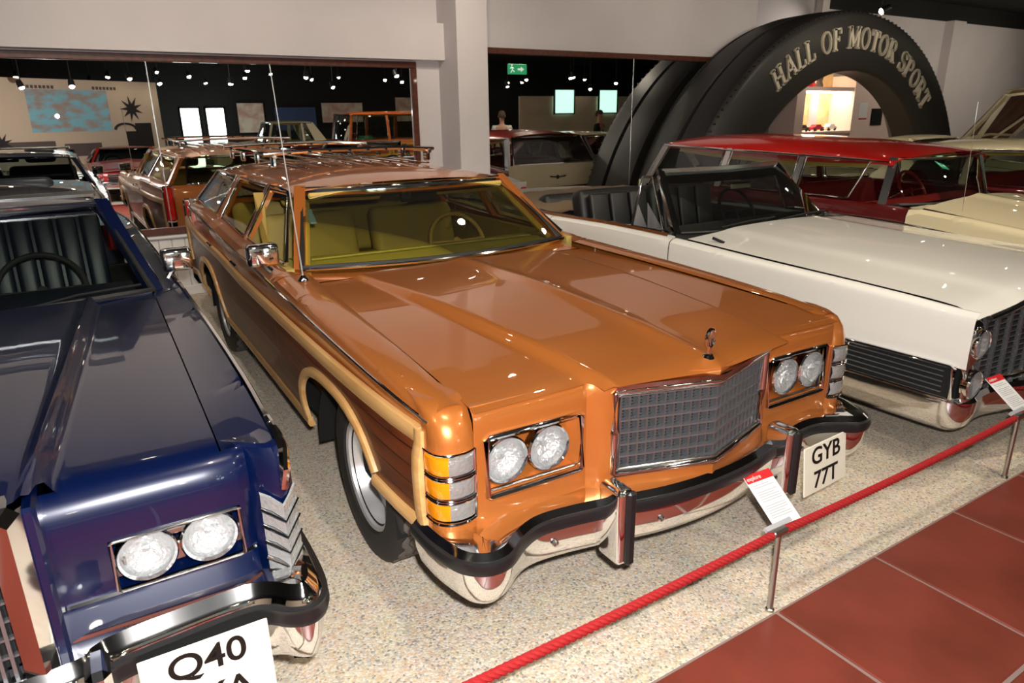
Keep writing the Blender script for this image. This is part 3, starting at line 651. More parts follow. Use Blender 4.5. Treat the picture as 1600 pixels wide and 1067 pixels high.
# ================================================================== gold station wagon
def gold_wagon():
    R = car_root('station_wagon', 'gold station wagon with wood-grain sides and chrome roof rack', (1.70, 1.42, 0), -.014)
    ar = [(1.085, .475, .70), (4.06, .46, .69)]
    zb = make_zbot(.315, ar, front=(.63, .47), rear=(4.5, .40))
    zt = lambda y: sinterp([(.2, .892), (.5, .915), (1.2, .945), (1.95, .968), (2.4, .985), (3.2, 1.005), (3.9, 1.035), (4.4, 1.045), (5.4, 1.03)], y)
    wd = lambda y: sinterp([(.22, .955), (.5, .978), (1.1, .99), (2.5, .985), (4.0, .985), (4.8, .965), (5.4, .925)], y)
    xi = lambda y: interp([(.1, .845), (1.95, .80), (2.05, .885), (5.4, .84)], y)
    def sec(y):
        t, w_, i = zt(y), wd(y), xi(y)
        return [(i, t+.004), (i+.035, t+.010), (w_-.05, t+.004), (w_-.022, t-.018), (w_-.014, t-.05), (w_-.016, t-.10), (w_-.002, t-.16), (w_, .70), (w_-.004, .56), (w_-.02, .44), (w_-.04, .36), (w_-.09, .27)]
    for s in (-1, 1):
        for nm, a, b in (('front_fender', .235, 1.925), ('front_door', 1.933, 3.02), ('rear_door', 3.028, 3.83), ('rear_quarter', 3.838, 5.42)):
            p = side_mesh(sec, zb, a, b, s, ar).build(nm, 'gold_paint', R)
            up = lambda y: interp([(.2, .79), (2.7, .80), (3.4, .835), (5.5, .85)], y)
            a2, b2 = max(a, .32), min(b, 5.32)
            side_mesh(sec, zb, a2, b2, s, ar, off=.003, zhi=up, zlo=lambda y: .36, nz=8).build('wood_panel', 'wood_panel', p)
            if 'door' in nm: door_handle(p, sec, b-.14, .885, s)
        # light wood mouldings
        def on(y, z, d=.010): return (s*(xside(sec, y, z)+d), y, z)
        PR = [(-.030, -.010), (.030, -.010), (.026, .008), (.012, .014), (-.012, .014), (-.026, .008)]
        def mould(path, name='wood_moulding', k=1.0):
            # profile: x along the surface (vertical), y outward
            rows = []
            P = [Vector(p) for p in path]
            for i, p in enumerate(P):
                t = (P[min(i+1, len(P)-1)]-P[max(i-1, 0)]).normalized(); out = Vector((s, 0, 0)); sd = t.cross(out).normalized()
                rows.append([tuple(p+sd*a*k+out*b) for a, b in PR])
            mb = MB().grid(rows, cv=True); n = len(rows); mb.f.append(tuple(range(6))); mb.f.append(tuple((n-1)*6+j for j in range(6)))
            return mb.build(name, 'wood_trim', R)
        zu = lambda y: interp([(.2, .805), (2.7, .815), (3.4, .85), (5.5, .865)], y)
        mould([on(.285+k*(5.36-.285)/60, zu(.285+k*(5.36-.285)/60)) for k in range(61)])
        mould([on(.287, .83-.35*k/8) for k in range(9)])
        mould([on(.27+.38*k/6, .495) for k in range(7)], k=.85)
        mould([on(5.34, .88-.46*k/8) for k in range(9)])
        for yc, hw, top in ar:
            pts = []
            for k in range(33):
                a = PI*k/32; y = yc-(hw+.012)*math.cos(a); u = abs(y-yc)/(hw+.012)
                z = max(.345, .33+(top+.015-.33)*(max(0, 1-u**2.6))**(1/2.6))
                if yc < 2 and y < .66 and z < .5: continue
                pts.append(on(y, z, .008))
            mould(pts, 'arch_moulding', .75)
        mould([on(1.55+k*(3.61-1.55)/30, .365) for k in range(31)], k=.85)
        mould([on(4.51+k*.8/10, .43) for k in range(11)], k=.85)
        MB().tube([on(.24+k*(5.3-.24)/50, zt(.24+k*(5.3-.24)/50)-.035, .006) for k in range(51)], .006, 6).build('belt_chrome', 'chrome', R)
        # wheel house
        for yc, hw, top in ar:
            rows = [[(s*xx, yc+(hw-.005)*math.cos(PI*k/16), .25+(top-.26)*math.sin(PI*k/16)) for xx in (.93, .60)] for k in range(17)]
            MB().grid(rows).build('wheel_house', 'underbody', R)
    # underbody
    u = MB(); u.box((0, 2.85, .33), (1.72, 4.9, .12)); u.build('underbody', 'underbody', R, smooth=False)
    MB().box((0, .68, .52), (1.30, .80, .30)).build('engine_bay', 'underbody', R, smooth=False)
    # hood with raised centre
    def zh(x, y):
        ax = abs(x); dw = interp([(0, .40), (1.95, .60)], y)
        b = sinterp([(.0, .888), (.2, .898), (.5, .915), (1.2, .938), (1.95, .940)], y)
        e = 1-sstep(dw-.02, dw+.03, ax); front = min(1, max(0, (y-.02)/.4))
        cap = .034*e*(.55+.45*front)*(1-.45*sstep(.9, 1.9, y))
        ridge = .010*math.exp(-(ax/.045)**2)+.012*(1-ax/.85)
        lip = -.035*max(0, (.22-y)/.14)**2 if ax > dw else -.03*max(0, (.10-y)/.10)**2
        return b+cap+ridge+lip
    def ysh(x, v):
        ax = abs(x); c = 1-sstep(.395, .435, ax)
        return (-.105*c*(1-.0*v)-.045*c*(1-min(1, ax/.4)))*(1-v)**4
    hd = top_mesh(lambda y: interp([(.1, .838), (1.9, .792)], y), .165, 1.84, zh, step=.035, yshift=ysh, dw=lambda y: interp([(0, .40), (1.95, .60)], y)).build('hood', 'gold_paint', R, ang=60)
    c = MB(); c.grid([[(x*.795/8, 1.845+dy, zz) for x in range(-8, 9)] for dy, zz in ((0, .945), (.02, .935), (.22, .955))]); c.build('cowl', 'gold_paint', R)
    MB().tube([(0, .075, .925), (0, .07, .965)], .008, 8).build('ornament_stem', 'chrome', hd)
    orn = MB(); orn.tube([(.017*math.cos(a), .07, .995+.03*math.sin(a)) for a in [2*PI*k/20 for k in range(20)]], .006, 6, closed=True); orn.tube([(0, .07, .965), (0, .07, 1.02)], .005, 6); orn.build('hood_ornament', 'chrome', hd)
    MB().lathe([(0, 0), (.022, 0), (.016, .012), (0, .014)], (0, .075, .925), 'z', 12).build('ornament_base', 'chrome', hd)
    # nose panel with openings
    def yf(ax, z):
        c = .015+.115*min(1, ax/.385)
        y = c if ax < .385 else interp([(.385, .13), (.43, .17), (.82, .175), (.85, .18), (.93, .195), (.955, .235)], ax)
        if z > .86: y += (.03 if ax > .40 else .0)*((z-.86)/.045)**2
        return y
    xs = [0, .1, .2, .3, .345, .365, .385, .405, .43, .448, .55, .66, .745, .795, .812, .835]
    zs = [.912, .900, .885, .870, .84, .80, .74, .68, .60, .575, .56, .53, .49, .45]
    nose = MB()
    for s in (-1, 1):
        rows = [[(s*x, yf(x, z), z-(.012 if i == 0 and x > .4 else 0)) for x in xs] for i, z in enumerate(zs)]
        def skip(i, j):
            zc = (zs[i]+zs[i+1])/2; xc = (xs[j]+xs[j+1])/2
            return (xc < .345 and .575 < zc < .87) or (.448 < xc < .795 and .60 < zc < .80)
        nose.grid(rows, skip=skip)
    nose.build('nose_panel', 'gold_paint', R, ang=40)
    # fender tips carrying the turn lamps
    for s in (-1, 1):
        tip = MB(); rows = []
        plan = [(.832, .180), (.86, .168), (.90, .168), (.935, .185), (.953, .215), (.957, .26)]
        plan = cr(plan, 4)
        for z, ins in ((.908, .125), (.902, .085), (.885, .045), (.85, .016), (.81, .003), (.78, 0)):
            rows.append([(s*(x-ins*.12), y+ins, z) for x, y in plan])
        tip.grid(rows).build('fender_tip', 'gold_paint', R, ang=60)
        MB().grid([[(s*x, y, z) for x, y in plan] for z in (.555, .53, .49, .44)]).build('fender_base', 'gold_paint', R, ang=60)
        MB().grid([[(s*(x-.015), y+.125, .908) for x, y in plan], [(s*(.84+(x-.84)*.8), .42, .908) for x, y in plan]]).build('fender_cap', 'gold_paint', R, ang=60)
        # lamp: three lens tiers, amber outside, clear inside
        hs = empty('turn_lamp', (0, 0, 0), 0, R)
        MB().grid([[(s*(x-.004), y+.006, z) for x, y in plan] for z in (.56, .78)]).build('lamp_back', 'satin_chrome', hs)
        m = len(plan); k0 = int(m*.52)
        for t in range(3):
            z0, z1 = .563+t*.074, .563+t*.074+.060
            for nm, seg in (('clear_lens', plan[1:k0+1]), ('amber', plan[k0:])):
                MB().grid([[(s*(x+dx*.6), y-dx, z) for x, y in seg] for z, dx in ((z0, 0), (z0+.006, .010), ((z0+z1)/2, .014), (z1-.006, .010), (z1, 0))]).build('lens', nm, hs)
        for zc in (.556, .626, .634, .700, .708, .782):
            MB().tube([(s*(x+.006), y-.010, zc) for x, y in plan], .0045, 6).build('lens_bar', 'chrome', hs)
        for q in (0, -1): MB().tube([(s*(plan[q][0]+.004), plan[q][1]-.008, z) for z in (.556, .782)], .005, 6).build('lens_bar', 'chrome', hs)
        # headlamp bay
        bay = empty('headlamp_bay', (0, 0, 0), 0, R)
        x0, x1, z0, z1 = .448, .795, .60, .80
        bk = MB(); bk.box((s*(x0+x1)/2, .250, (z0+z1)/2), (x1-x0, .01, z1-z0)); bk.build('back_plate', 'gold_paint', bay, smooth=False)
        fl_ = MB(); fl_.patch((s*x0, .175, z0), (s*x1, .175, z0), (s*x1, .235, z0+.03), (s*x0, .235, z0+.03), nu=2, nv=2); fl_.patch((s*x0, .175, z0), (s*x0, .175, z1), (s*(x0+.04), .235, z1), (s*(x0+.04), .235, z0), nu=2, nv=2)
        fl_.build('bay_floor', 'gold_paint', bay, smooth=False)
        MB().box((s*(x0+.035), .232, z0+.04), (.06, .03, .035), ch=.006).build('bracket', 'gold_paint', bay)
        P = [(s*x0, .168, z0), (s*x1, .172, z0), (s*x1, .172, z1), (s*x0, .168, z1)]
        quad_frame(bay, P, .011, 'bezel'); quad_frame(bay, [(a*1.0, b+.02, c+(.012 if c < .7 else -.012)) for a, b, c in P], .006, 'bezel_lip', 'satin_chrome')
        for cx in (.722, .565): lamp_round(bay, (s*cx, .182, .705), .070)
    # grille
    gr = empty('grille', (0, 0, 0), 0, R)
    gy = lambda x: .022+.115*min(1, abs(x)/.385)
    bkg = MB(); bkg.grid([[(x, gy(x)+.035, z) for x in (-.345, 0, .345)] for z in (.575, .87)]); bkg.build('grille_back', 'dark', gr, smooth=False)
    for dz in (0, 1):
        pass
    NX, NZ = 11, 6
    for r_ in range(NZ+1):
        z = .590+(.845-.590)*r_/NZ
        MB().tube([(x, gy(x)+.006, z) for x in (-.33, -.165, 0, .165, .33)], 0, prof=[(-.012, -.004), (.010, -.003), (.010, .003), (-.012, .004)]).build('grille_bar', 'grille_grey', gr, smooth=False)
    vb = None
    for s in (-1, 1):
        for c_ in range(NX+1):
            x = s*.33*c_/NX
            if c_ == 0 and s < 0: continue
            if vb is None:
                q = MB(); q.box((0, 0, .7175), (.008, .024, .262)); vb = q.build('grille_bar', 'grille_grey', gr, smooth=False); o = vb
            else: o = link('grille_bar', vb.data, gr)
            o.location = (x, gy(x)+.012, 0)
    cell = None
    for r_ in range(NZ):
        for c_ in range(2*NX):
            x = -.33+.66*(c_+.5)/(2*NX); z = .590+(.845-.590)*(r_+.5)/NZ
            if cell is None:
                q = MB()
                for dz in (-.011, 0, .011): q.box((0, 0, dz), (.017, .010, .004), rx=.3)
                cell = q.build('grille_vane', 'grille_grey', gr, smooth=False); o = cell
            else: o = link('grille_vane', cell.data, gr)
            o.location = (x, gy(x)+.022, z)
    fp = [(-.355, gy(.355)-.006, .575), (0, gy(0)-.008, .575), (.355, gy(.355)-.006, .575), (.355, gy(.355)-.006, .868), (0, gy(0)-.008, .868), (-.355, gy(.355)-.006, .868)]
    fpp = []
    for a, b in zip(fp, fp[1:]+fp[:1]):
        for t in (.02, .5, .98): fpp.append(tuple(Vector(a)+(Vector(b)-Vector(a))*t))
    MB().tube(fpp, .014, 8, closed=True).build('grille_frame', 'chrome', gr, ang=60)
    MB().tube([(a*.955, b-.002, .7215+(c-.7215)*.90) for a, b, c in fpp], .006, 6, closed=True).build('grille_inner_frame', 'satin_chrome', gr, ang=60)
    MB().tube([(x, gy(x)-.014, .888) for x in (-.36, -.18, 0, .18, .36)], 0, prof=[(-.02, -.010), (.012, -.010), (.012, .004), (-.02, .010)]).build('grille_header', 'chrome', gr, ang=60)
    # front bumper
    half = [(0, .0), (.2, .015), (.40, .06), (.56, .09), (.66, .095), (.74, .065), (.82, .012), (.89, .012), (.945, .06), (.97, .14), (.982, .22), (.985, .31)]
    prof = [(-.13, .50), (-.10, .525), (-.02, .525), (.0, .508), (.0, .462), (-.004, .42), (-.018, .365), (-.045, .333), (-.09, .328), (-.09, .35), (-.04, .39), (-.03, .48)]
    bmp = sweep_bumper(R, half, prof, 'front_bumper')
    sweep_bumper(bmp, [(x, y) for x, y in half], [(-.002, .464), (.010, .467), (.014, .486), (.010, .503), (-.002, .507)], 'rub_strip', 'rub_strip')
    for s in (-1, 1):
        gx_ = s*.40
        g_ = MB(); g_.box((gx_, .045, .455), (.062, .11, .27), ch=.018); g_.build('bumper_guard', 'chrome', bmp)
        g2 = MB(); g2.box((gx_+.012, -.014, .455), (.034, .022, .265), ch=.008); g2.build('guard_rubber', 'rub_strip', bmp)
        for bx_ in (.22, .60): MB().lathe([(0, -.012), (.010, -.008), (.012, 0)], (s*bx_, interp([(.2, .015), (.4, .06), (.6, .092)], bx_)+.004, .415), 'y', 10).build('bolt', 'satin_chrome', bmp)
    MB().box((0, .22, .42), (1.3, .12, .10)).build('valance', 'underbody', R, smooth=False)
    plate(R, (.645, .015, .372), .285, .20, ['GYB', '77T'], rz=.06, rx=-.12, size=.098)
    # greenhouse
    P = dict(paint='gold_paint', glass='glass_tan', wsb=(.800, 2.06, .980, .16), wst=(.635, 2.53, 1.322, .07), bwb=(.66, 5.30, 1.03, .03), bwt=(.60, 5.02, 1.30, .03), rglass='glass_dark',
             rx=lambda y: interp([(2.5, .690), (3.2, .705), (4.6, .70), (5.1, .66)], y), crown=.085, belt=lambda y: zt(y)+.012, bx=lambda y: interp([(2, .865), (3, .885), (4.2, .885), (5.4, .84)], y),
             zt_side=lambda y: interp([(2.5, 1.325), (3.4, 1.33), (5.1, 1.30)], y), windows=[(2.10, 2.96, 2.60, 2.97, False, True), (3.04, 3.80, 3.03, 3.86, True, True), (3.98, 5.12, 3.98, 4.90, True, True)],
             pillars=[(3.0, 3.0, .05, .05, 'gold_paint'), (3.89, 3.92, .13, .09, 'gold_paint'), (5.2, 4.98, .14, .14, 'gold_paint')], liner='dark', band=True)
    greenhouse(R, P)
    for s in (-1, 1):   # inner tan a-pillar
        MB().tube([(s*.765, 2.12, .97), (s*.61, 2.56, 1.31)], .022, 6).build('pillar_trim', 'tan_trim', R)
    # tailgate
    tg = MB(); tg.grid([[(x*.84, 5.42+.02*(1-x*x)-(.03 if z > .98 else 0), z) for x in (-1, -.6, -.2, .2, .6, 1)] for z in (.45, .55, .8, .98, 1.03)]); tgo = tg.build('tailgate', 'gold_paint', R)
    MB().box((0, 5.446, .69), (1.34, .008, .33)).build('wood_panel', 'wood_panel', tgo, smooth=False)
    for (x, z, dx, dz) in ((0, .87, 1.44, .05), (0, .52, 1.44, .05), (-.70, .69, .05, .34), (.70, .69, .05, .34)): MB().box((x, 5.45, z), (dx, .016, dz), ch=.005).build('wood_moulding', 'wood_trim', tgo)
    for s in (-1, 1):
        tl = MB(); tl.box((s*.885, 5.425, .84), (.09, .05, .36), ch=.015); t_ = tl.build('tail_lamp', 'tail_red', R); MB().box((s*.885, 5.42, .84), (.11, .03, .39), ch=.01).build('lamp_bezel', 'chrome', t_)
    sweep_bumper(R, [(0, 5.58), (.5, 5.57), (.85, 5.55), (.96, 5.48), (.985, 5.30), (.985, 5.05)], [(-.10, .50), (-.08, .56), (-.01, .555), (0, .53), (0, .40), (-.03, .34), (-.08, .33)], 'rear_bumper', rear=True)
    plate(R, (0, 5.60, .45), .52, .11, ['GYB 77T'], rz=PI, size=.10)
    # wheels
    for y in (.955, 4.03):
        for s in (-1, 1): wheel(R, s*.822, y, .352, .215, 'alloy', s)
    # interior
    dz = MB(); dz.grid([[(x*.77, 2.085-.16*(1-x*x)*(1-a/.6)+a, z) for x in [k/8-1 for k in range(17)]] for a, z in ((.0, .955), (.10, .975), (.34, .968), (.46, .94), (.50, .82), (.44, .62))]); dsh = dz.build('dashboard', 'olive_dash', R)
    MB().tube([(-.70+.014*k, 2.24, .980) for k in range(100)], .006, 5).build('dash_edge', 'olive_dash', dsh)
    steering(R, .40, 2.68, .915, .19, 'tan_trim', 1.05)
    MB().box((0, 3.4, .40), (1.66, 3.4, .06)).build('cabin_floor', 'tan_seat', R, smooth=False)
    seat(R, -.70, -.06, 3.10, .58, 'tan_seat', .46, (-.38,)); seat(R, .06, .70, 3.10, .58, 'tan_seat', .46, (.38,)); seat(R, -.72, .72, 3.98, .58, 'tan_seat', .46)
    MB().box((0, 3.12, .72), (.14, .40, .18), ch=.05).build('armrest', 'tan_seat', R)
    for s in (-1, 1):
        MB().box((s*.86, 2.9, .70), (.04, 1.7, .56)).build('door_lining', 'tan_seat', R, smooth=False)
        MB().box((s*.40, 2.50, 1.275), (.44, .10, .02), rx=-.6, ch=.006).build('sun_visor', 'tan_trim', R)
    MB().box((.02, 2.42, 1.255), (.24, .02, .06), ch=.01).build('rear_view_mirror', 'dark', R)
    MB().box((-.64, 2.385, 1.19), (.035, .002, .11), rx=-.9).build('windshield_sticker', 'sticker_blue', R, smooth=False)
    b = MB(); b.tube([(-.78, 2.98, 1.28), (-.77, 3.0, 1.0), (-.74, 3.0, .70)], 0, prof=[(-.03, -.003), (.03, -.003), (.03, .003), (-.03, .003)]); b.build('seat_belt', 'tan_trim', R, smooth=False)
    # door mirrors, antenna, wipers
    for s in (-1, 1):
        if s > 0: continue
        m_ = MB(); m_.box((s*.985, 2.06, 1.068), (.15, .075, .11), ch=.02); mo = m_.build('door_mirror', 'chrome', R)
        MB().box((s*.985, 2.098, 1.068), (.13, .006, .09)).build('mirror_face', 'glass_dark', mo, smooth=False); MB().tube([(s*.955, 2.05, .985), (s*.99, 2.05, 1.03)], .016, 8).build('mirror_arm', 'chrome', mo)
    an = MB(); an.tube([(-.865, 1.80, .985), (-.885, 1.90, 1.93)], [.004, .0022], 6); a_ = an.build('antenna', 'alloy', R); MB().lathe([(0, 0), (.026, 0), (.022, .012), (.008, .028), (0, .03)], (-.865, 1.80, .972), 'z', 14).build('antenna_base', 'chrome', a_)
    # roof rack
    rk = empty('roof_rack', (0, 0, 0), 0, R); zr = 1.405
    for s in (-1, 1):
        MB().tube([(s*.56, 3.40, zr+.055), (s*.56, 3.6, zr+.065), (s*.56, 4.6, zr+.06), (s*.56, 4.95, zr+.045)], .015, 8).build('side_rail', 'chrome', rk)
        for y in (3.46, 3.95, 4.45, 4.9): MB().box((s*.56, y, zr+.025), (.03, .07, .08), ch=.008).build('rail_foot', 'chrome', rk)
    for y in (3.46, 4.9): MB().tube([(-.62, y, zr+.07), (-.3, y, zr+.085), (.3, y, zr+.085), (.62, y, zr+.07)], .014, 8).build('cross_bar', 'chrome', rk)
    for k in range(7): MB().box((-.42+.14*k, 3.98, zr+.012-.02*abs(k-3)/3), (.022, 1.7, .012), ch=.004).build('roof_slat', 'chrome', rk)
    return R
gold_wagon()
# ================================================================== dark blue car
def blue_car():
    R = car_root('luxury_car', 'dark blue car with exposed twin round headlamps and plate Q40', (-.60, 1.545, 0), 0)
    ar = [(1.02, .46, .68), (4.25, .44, .60)]
    zb = make_zbot(.30, ar, front=(.56, .46), rear=(4.75, .42))
    zt = lambda y: sinterp([(.1, .915), (.5, .93), (1.9, .955), (3, .96), (4.5, .95), (5.8, .90)], y)
    wd = lambda y: sinterp([(.1, .945), (.6, .962), (1.5, .97), (4.5, .97), (5.8, .93)], y)
    xi = lambda y: interp([(.1, .805), (1.9, .845), (2.0, .87), (5.8, .84)], y)
    def sec(y):
        t, w_, i = zt(y), wd(y), xi(y)
        return [(i, t-.004), (i+.03, t-.004), (w_-.05, t+.006), (w_-.022, t+.018), (w_-.006, t+.012), (w_-.002, t-.02), (w_, t-.08), (w_+.004, .72), (w_, .56), (w_-.02, .42), (w_-.045, .34), (w_-.10, .26)]
    for s in (-1, 1):
        for nm, a, b in (('front_fender', .16, 1.91), ('front_door', 1.918, 3.35), ('rear_quarter', 3.358, 5.75)):
            p = side_mesh(sec, zb, a, b, s, ar).build(nm, 'blue_paint', R)
            if nm == 'front_door': door_handle(p, sec, 3.2, .84, s)
        MB().tube([(s*(wd(y)-.012), y, zt(y)+.018) for y in [.15+5.5*k/60 for k in range(61)]], .010, 6).build('fender_chrome', 'chrome', R)
        MB().tube([(s*(xside(sec, y, .40)+.006), y, .40) for y in [1.5+2.3*k/20 for k in range(21)]], .014, 6).build('rocker_chrome', 'chrome', R)
        for yc, hw, top in ar:
            MB().grid([[(s*xx, yc+(hw-.005)*math.cos(PI*k/16), .25+(top-.26)*math.sin(PI*k/16)) for xx in (.92, .60)] for k in range(17)]).build('wheel_house', 'underbody', R)
    MB().box((0, 2.95, .33), (1.7, 5.1, .12)).build('underbody', 'underbody', R, smooth=False)
    MB().box((0, .75, .55), (1.2, .9, .30)).build('engine_bay', 'underbody', R, smooth=False)
    def zh(x, y):
        ax = abs(x); dw = interp([(0, .425), (1.85, .61)], y); b = sinterp([(.0, .925), (.15, .935), (.6, .943), (1.9, .955)], y)
        e = 1-sstep(dw-.012, dw+.02, ax); h = interp([(0, .055), (1.9, .03)], y)
        rid = .016*math.exp(-((ax-dw+.012)/.016)**2)
        lip = -.03*max(0, (.16-y)/.06)**2 if ax > dw+.02 else 0
        return b+h*e+rid+lip+.012*(1-ax/.85)*(1 if ax > dw else .3)
    def ysh(x, v): return -.115*(1-sstep(.415, .445, abs(x)))*(1-v)**4
    hd = top_mesh(lambda y: interp([(.1, .797), (1.85, .838)], y), .115, 1.80, zh, step=.035, yshift=ysh, dw=lambda y: interp([(0, .425), (1.85, .61)], y)).build('hood', 'blue_paint', R, ang=60)
    MB().tube([(x, .117, zh(x, .117)+.002) for x in [.475+.32*k/10 for k in range(11)]], .004, 6).build('hood_edge', 'chrome', hd)
    MB().tube([(-x, .117, zh(x, .117)+.002) for x in [.475+.32*k/10 for k in range(11)]], .004, 6).build('hood_edge', 'chrome', hd)
    MB().grid([[(x*.84/8, 1.81+dy, zz) for x in range(-8, 9)] for dy, zz in ((0, .952), (.03, .935), (.16, .95))]).build('cowl', 'blue_paint', R)
    for k in (-.35, .3): MB().tube([(k, 1.86, .955), (k+.25, 1.93, .985), (k+.5, 1.95, .995)], .006, 5).build('wiper', 'dark', R)
    # nose
    def yf(ax, z):
        y = interp([(.58, .06), (.66, .10), (.80, .078), (.87, .075), (.905, .085), (.925, .105), (.935, .13)], z)
        return y+(.02*((ax-.80)/.05)**2 if ax > .80 else 0)
    xs = [.41, .425, .445, .48, .532, .60, .68, .75, .818, .835, .85]; zs = [.932, .925, .912, .895, .87, .83, .80, .74, .70, .655, .64, .61, .58]
    for s in (-1, 1):
        MB().grid([[(s*x, yf(x, z), z) for x in xs] for z in zs], skip=lambda i, j: .532 < (xs[j]+xs[j+1])/2 < .818 and .655 < (zs[i]+zs[i+1])/2 < .80).build('nose_panel', 'blue_paint', R, ang=40)
    for s in (-1, 1):
        bay = empty('headlamp_bay', (0, 0, 0), 0, R)
        MB().box((s*.675, .17, .72), (.29, .01, .14)).build('back_plate', 'blue_paint', bay, smooth=False)
        MB().patch((s*.532, .09, .657), (s*.818, .09, .657), (s*.818, .17, .672), (s*.532, .17, .672), nu=2, nv=2).build('bay_floor', 'blue_paint', bay, smooth=False)
        quad_frame(bay, [(s*.535, .086, .66), (s*.815, .086, .66), (s*.815, .076, .797), (s*.535, .076, .797)], .005, 'bezel', 'satin_chrome')
        for cx in (.605, .742): lamp_round(bay, (s*cx, .085, .736), .060)
        for bx_ in (.545, .672, .808): MB().box((s*bx_, .12, .71), (.03, .03, .05), ch=.005).build('bracket', 'steel', bay)
        MB().box((s*.672, .10, .775), (.05, .02, .018), ch=.004).build('bracket', 'steel', bay)
        MB().tube([(s*x, yf(min(x, .85), .662)-.006 if x < .86 else .12, .655) for x in (.43, .45, .52, .60, .70, .80, .85)], .008, 6).build('lower_trim', 'chrome', R)
        # fender end and chevron lamp
        pl = [(.845, .125), (.868, .105), (.915, .07), (.955, .11), (.962, .17)]
        MB().grid([[(s*(x-i_*.4), y+i_, z) for x, y in cr(pl, 3)] for z, i_ in ((.935, .035), (.928, .015), (.90, .0), (.80, 0), (.70, 0), (.55, .01), (.48, .03))]).build('fender_tip', 'blue_paint', R, ang=30)
        lamp = empty('marker_lamp', (0, 0, 0), 0, R)
        for t in range(5):
            z0 = .565+t*.046
            MB().grid([[(s*x, y-.012-dx, z+dz) for x, y, dz in ((.868, .105, .02), (.89, .088, .01), (.915, .07, -.012), (.935, .09, .0), (.957, .113, .02))] for z, dx in ((z0, 0), (z0+.004, .008), (z0+.04, .008), (z0+.044, 0))]).build('lens', 'clear_lens', lamp, ang=20)
            MB().tube([(s*x, y-.022, z0-.001+dz) for x, y, dz in ((.866, .105, .02), (.915, .068, -.012), (.959, .113, .02))], .005, 6).build('lens_bar', 'chrome', lamp)
        MB().tube([(s*.925, .062, .82), (s*.932, .066, .87), (s*.936, .085, .915), (s*.936, .13, .938), (s*.938, .24, .945)], [.010, .014, .015, .014, .010], 8).build('blade_cap', 'chrome', R)
        MB().grid([[(s*(x-.014), y+.035, .935) for x, y in cr(pl, 3)], [(s*(.81+(x-.845)*1.15), .21, .922+.012*sstep(.9, .95, x)) for x, y in cr(pl, 3)]]).build('fender_cap', 'blue_paint', R)
    # grille shell
    g = empty('grille', (0, 0, 0), 0, R)
    for s in (-1, 1): MB().box((s*.413, .12, .775), (.03, .22, .37), ch=.008).build('grille_cheek', 'blue_paint', R)
    MB().box((0, .13, .95), (.80, .2, .03), ch=.008).build('grille_cap', 'blue_paint', R)
    sh = MB(); outer = [(-.405, .60), (-.405, .965), (-.385, .985), (.385, .985), (.405, .965), (.405, .60)]; inner = [(-.345, .60), (-.345, .925), (-.335, .935), (.335, .935), (.345, .925), (.345, .60)]
    rows = []
    for (ox, oz), (ix, iz) in zip(outer, inner): rows.append([(ox, .06, oz), (ox, -.01, oz), ((ox*.6+ix*.4), -.035, (oz*.6+iz*.4)), (ix, -.02, iz), (ix, .03, iz)])
    sh.grid(rows); sh.build('grille_shell', 'chrome', g, ang=25)
    MB().box((0, .045, .77), (.70, .01, .35)).build('grille_back', 'dark', g, smooth=False)
    v = MB(); v.box((0, 0, .765), (.007, .03, .335), ch=0); v0 = v.build('grille_bar', 'grille_grey', g, smooth=False); v0.location = (-.33, 0, 0)
    for k in range(1, 34): link('grille_bar', v0.data, g).location = (-.33+.02*k, 0, 0)
    h_ = MB(); h_.box((0, .012, 0), (.68, .012, .006)); h0 = h_.build('grille_cross_bar', 'grille_grey', g, smooth=False); h0.location = (0, 0, .64)
    for k in range(1, 7): link('grille_cross_bar', h0.data, g).location = (0, 0, .64+.043*k)
    MB().tube([(0, -.0, .985), (0, -.0, 1.05)], .006, 6).build('hood_ornament', 'chrome', g)
    # bumper
    half = [(0, -.06), (.42, -.055), (.50, -.01), (.64, .005), (.77, .012), (.83, .0), (.88, -.045), (.925, -.06), (.962, -.03), (.98, .04), (.988, .2), (.988, .45)]
    pr = [(-.10, .575), (-.075, .605), (-.03, .60), (-.012, .575), (0, .56), (0, .50), (-.006, .44), (-.02, .385), (-.05, .355), (-.09, .35), (-.09, .38), (-.04, .42), (-.03, .5)]
    b = sweep_bumper(R, half, pr, 'front_bumper')
    sweep_bumper(b, half, [(-.002, .500), (.012, .503), (.016, .52), (.010, .535), (.014, .55), (-.002, .556)], 'rub_strip', 'rub_strip')
    for s in (-1, 1): MB().box((s*.47, -.05, .48), (.05, .10, .24), ch=.015).build('bumper_guard', 'chrome', b)
    MB().box((0, .14, .45), (1.5, .1, .2)).build('valance', 'blue_paint', R, smooth=False)
    plate(R, (.682, -.035, .435), .285, .21, ['Q40', 'VYA'], rz=-.02, rx=-.05, size=.092)
    # greenhouse
    P = dict(paint='blue_paint', glass='glass', wsb=(.845, 1.99, .958, .13), wst=(.70, 2.37, 1.325, .06), bwb=(.70, 4.35, .97, .06), bwt=(.66, 3.95, 1.325, .04), rx=lambda y: interp([(2.3, .735), (3, .745), (4, .72)], y), crown=.05, roof_mat='blue_paint', rglass='glass_dark',
             belt=lambda y: zt(y)+.012, bx=lambda y: .885, zt_side=lambda y: 1.315, windows=[(2.08, 3.25, 2.45, 3.22, True, True), (3.35, 3.72, 3.32, 3.62, True, True)], pillars=[(3.30, 3.27, .05, .05, 'blue_paint'), (4.05, 3.86, .62, .38, 'blue_paint')])
    greenhouse(R, P)
    MB().tube([(x, 2.34-.055*(1-(x/.7)**2), 1.378) for x in [-.7+1.4*k/16 for k in range(17)]], .016, 6).build('roof_front_trim', 'satin_chrome', R)
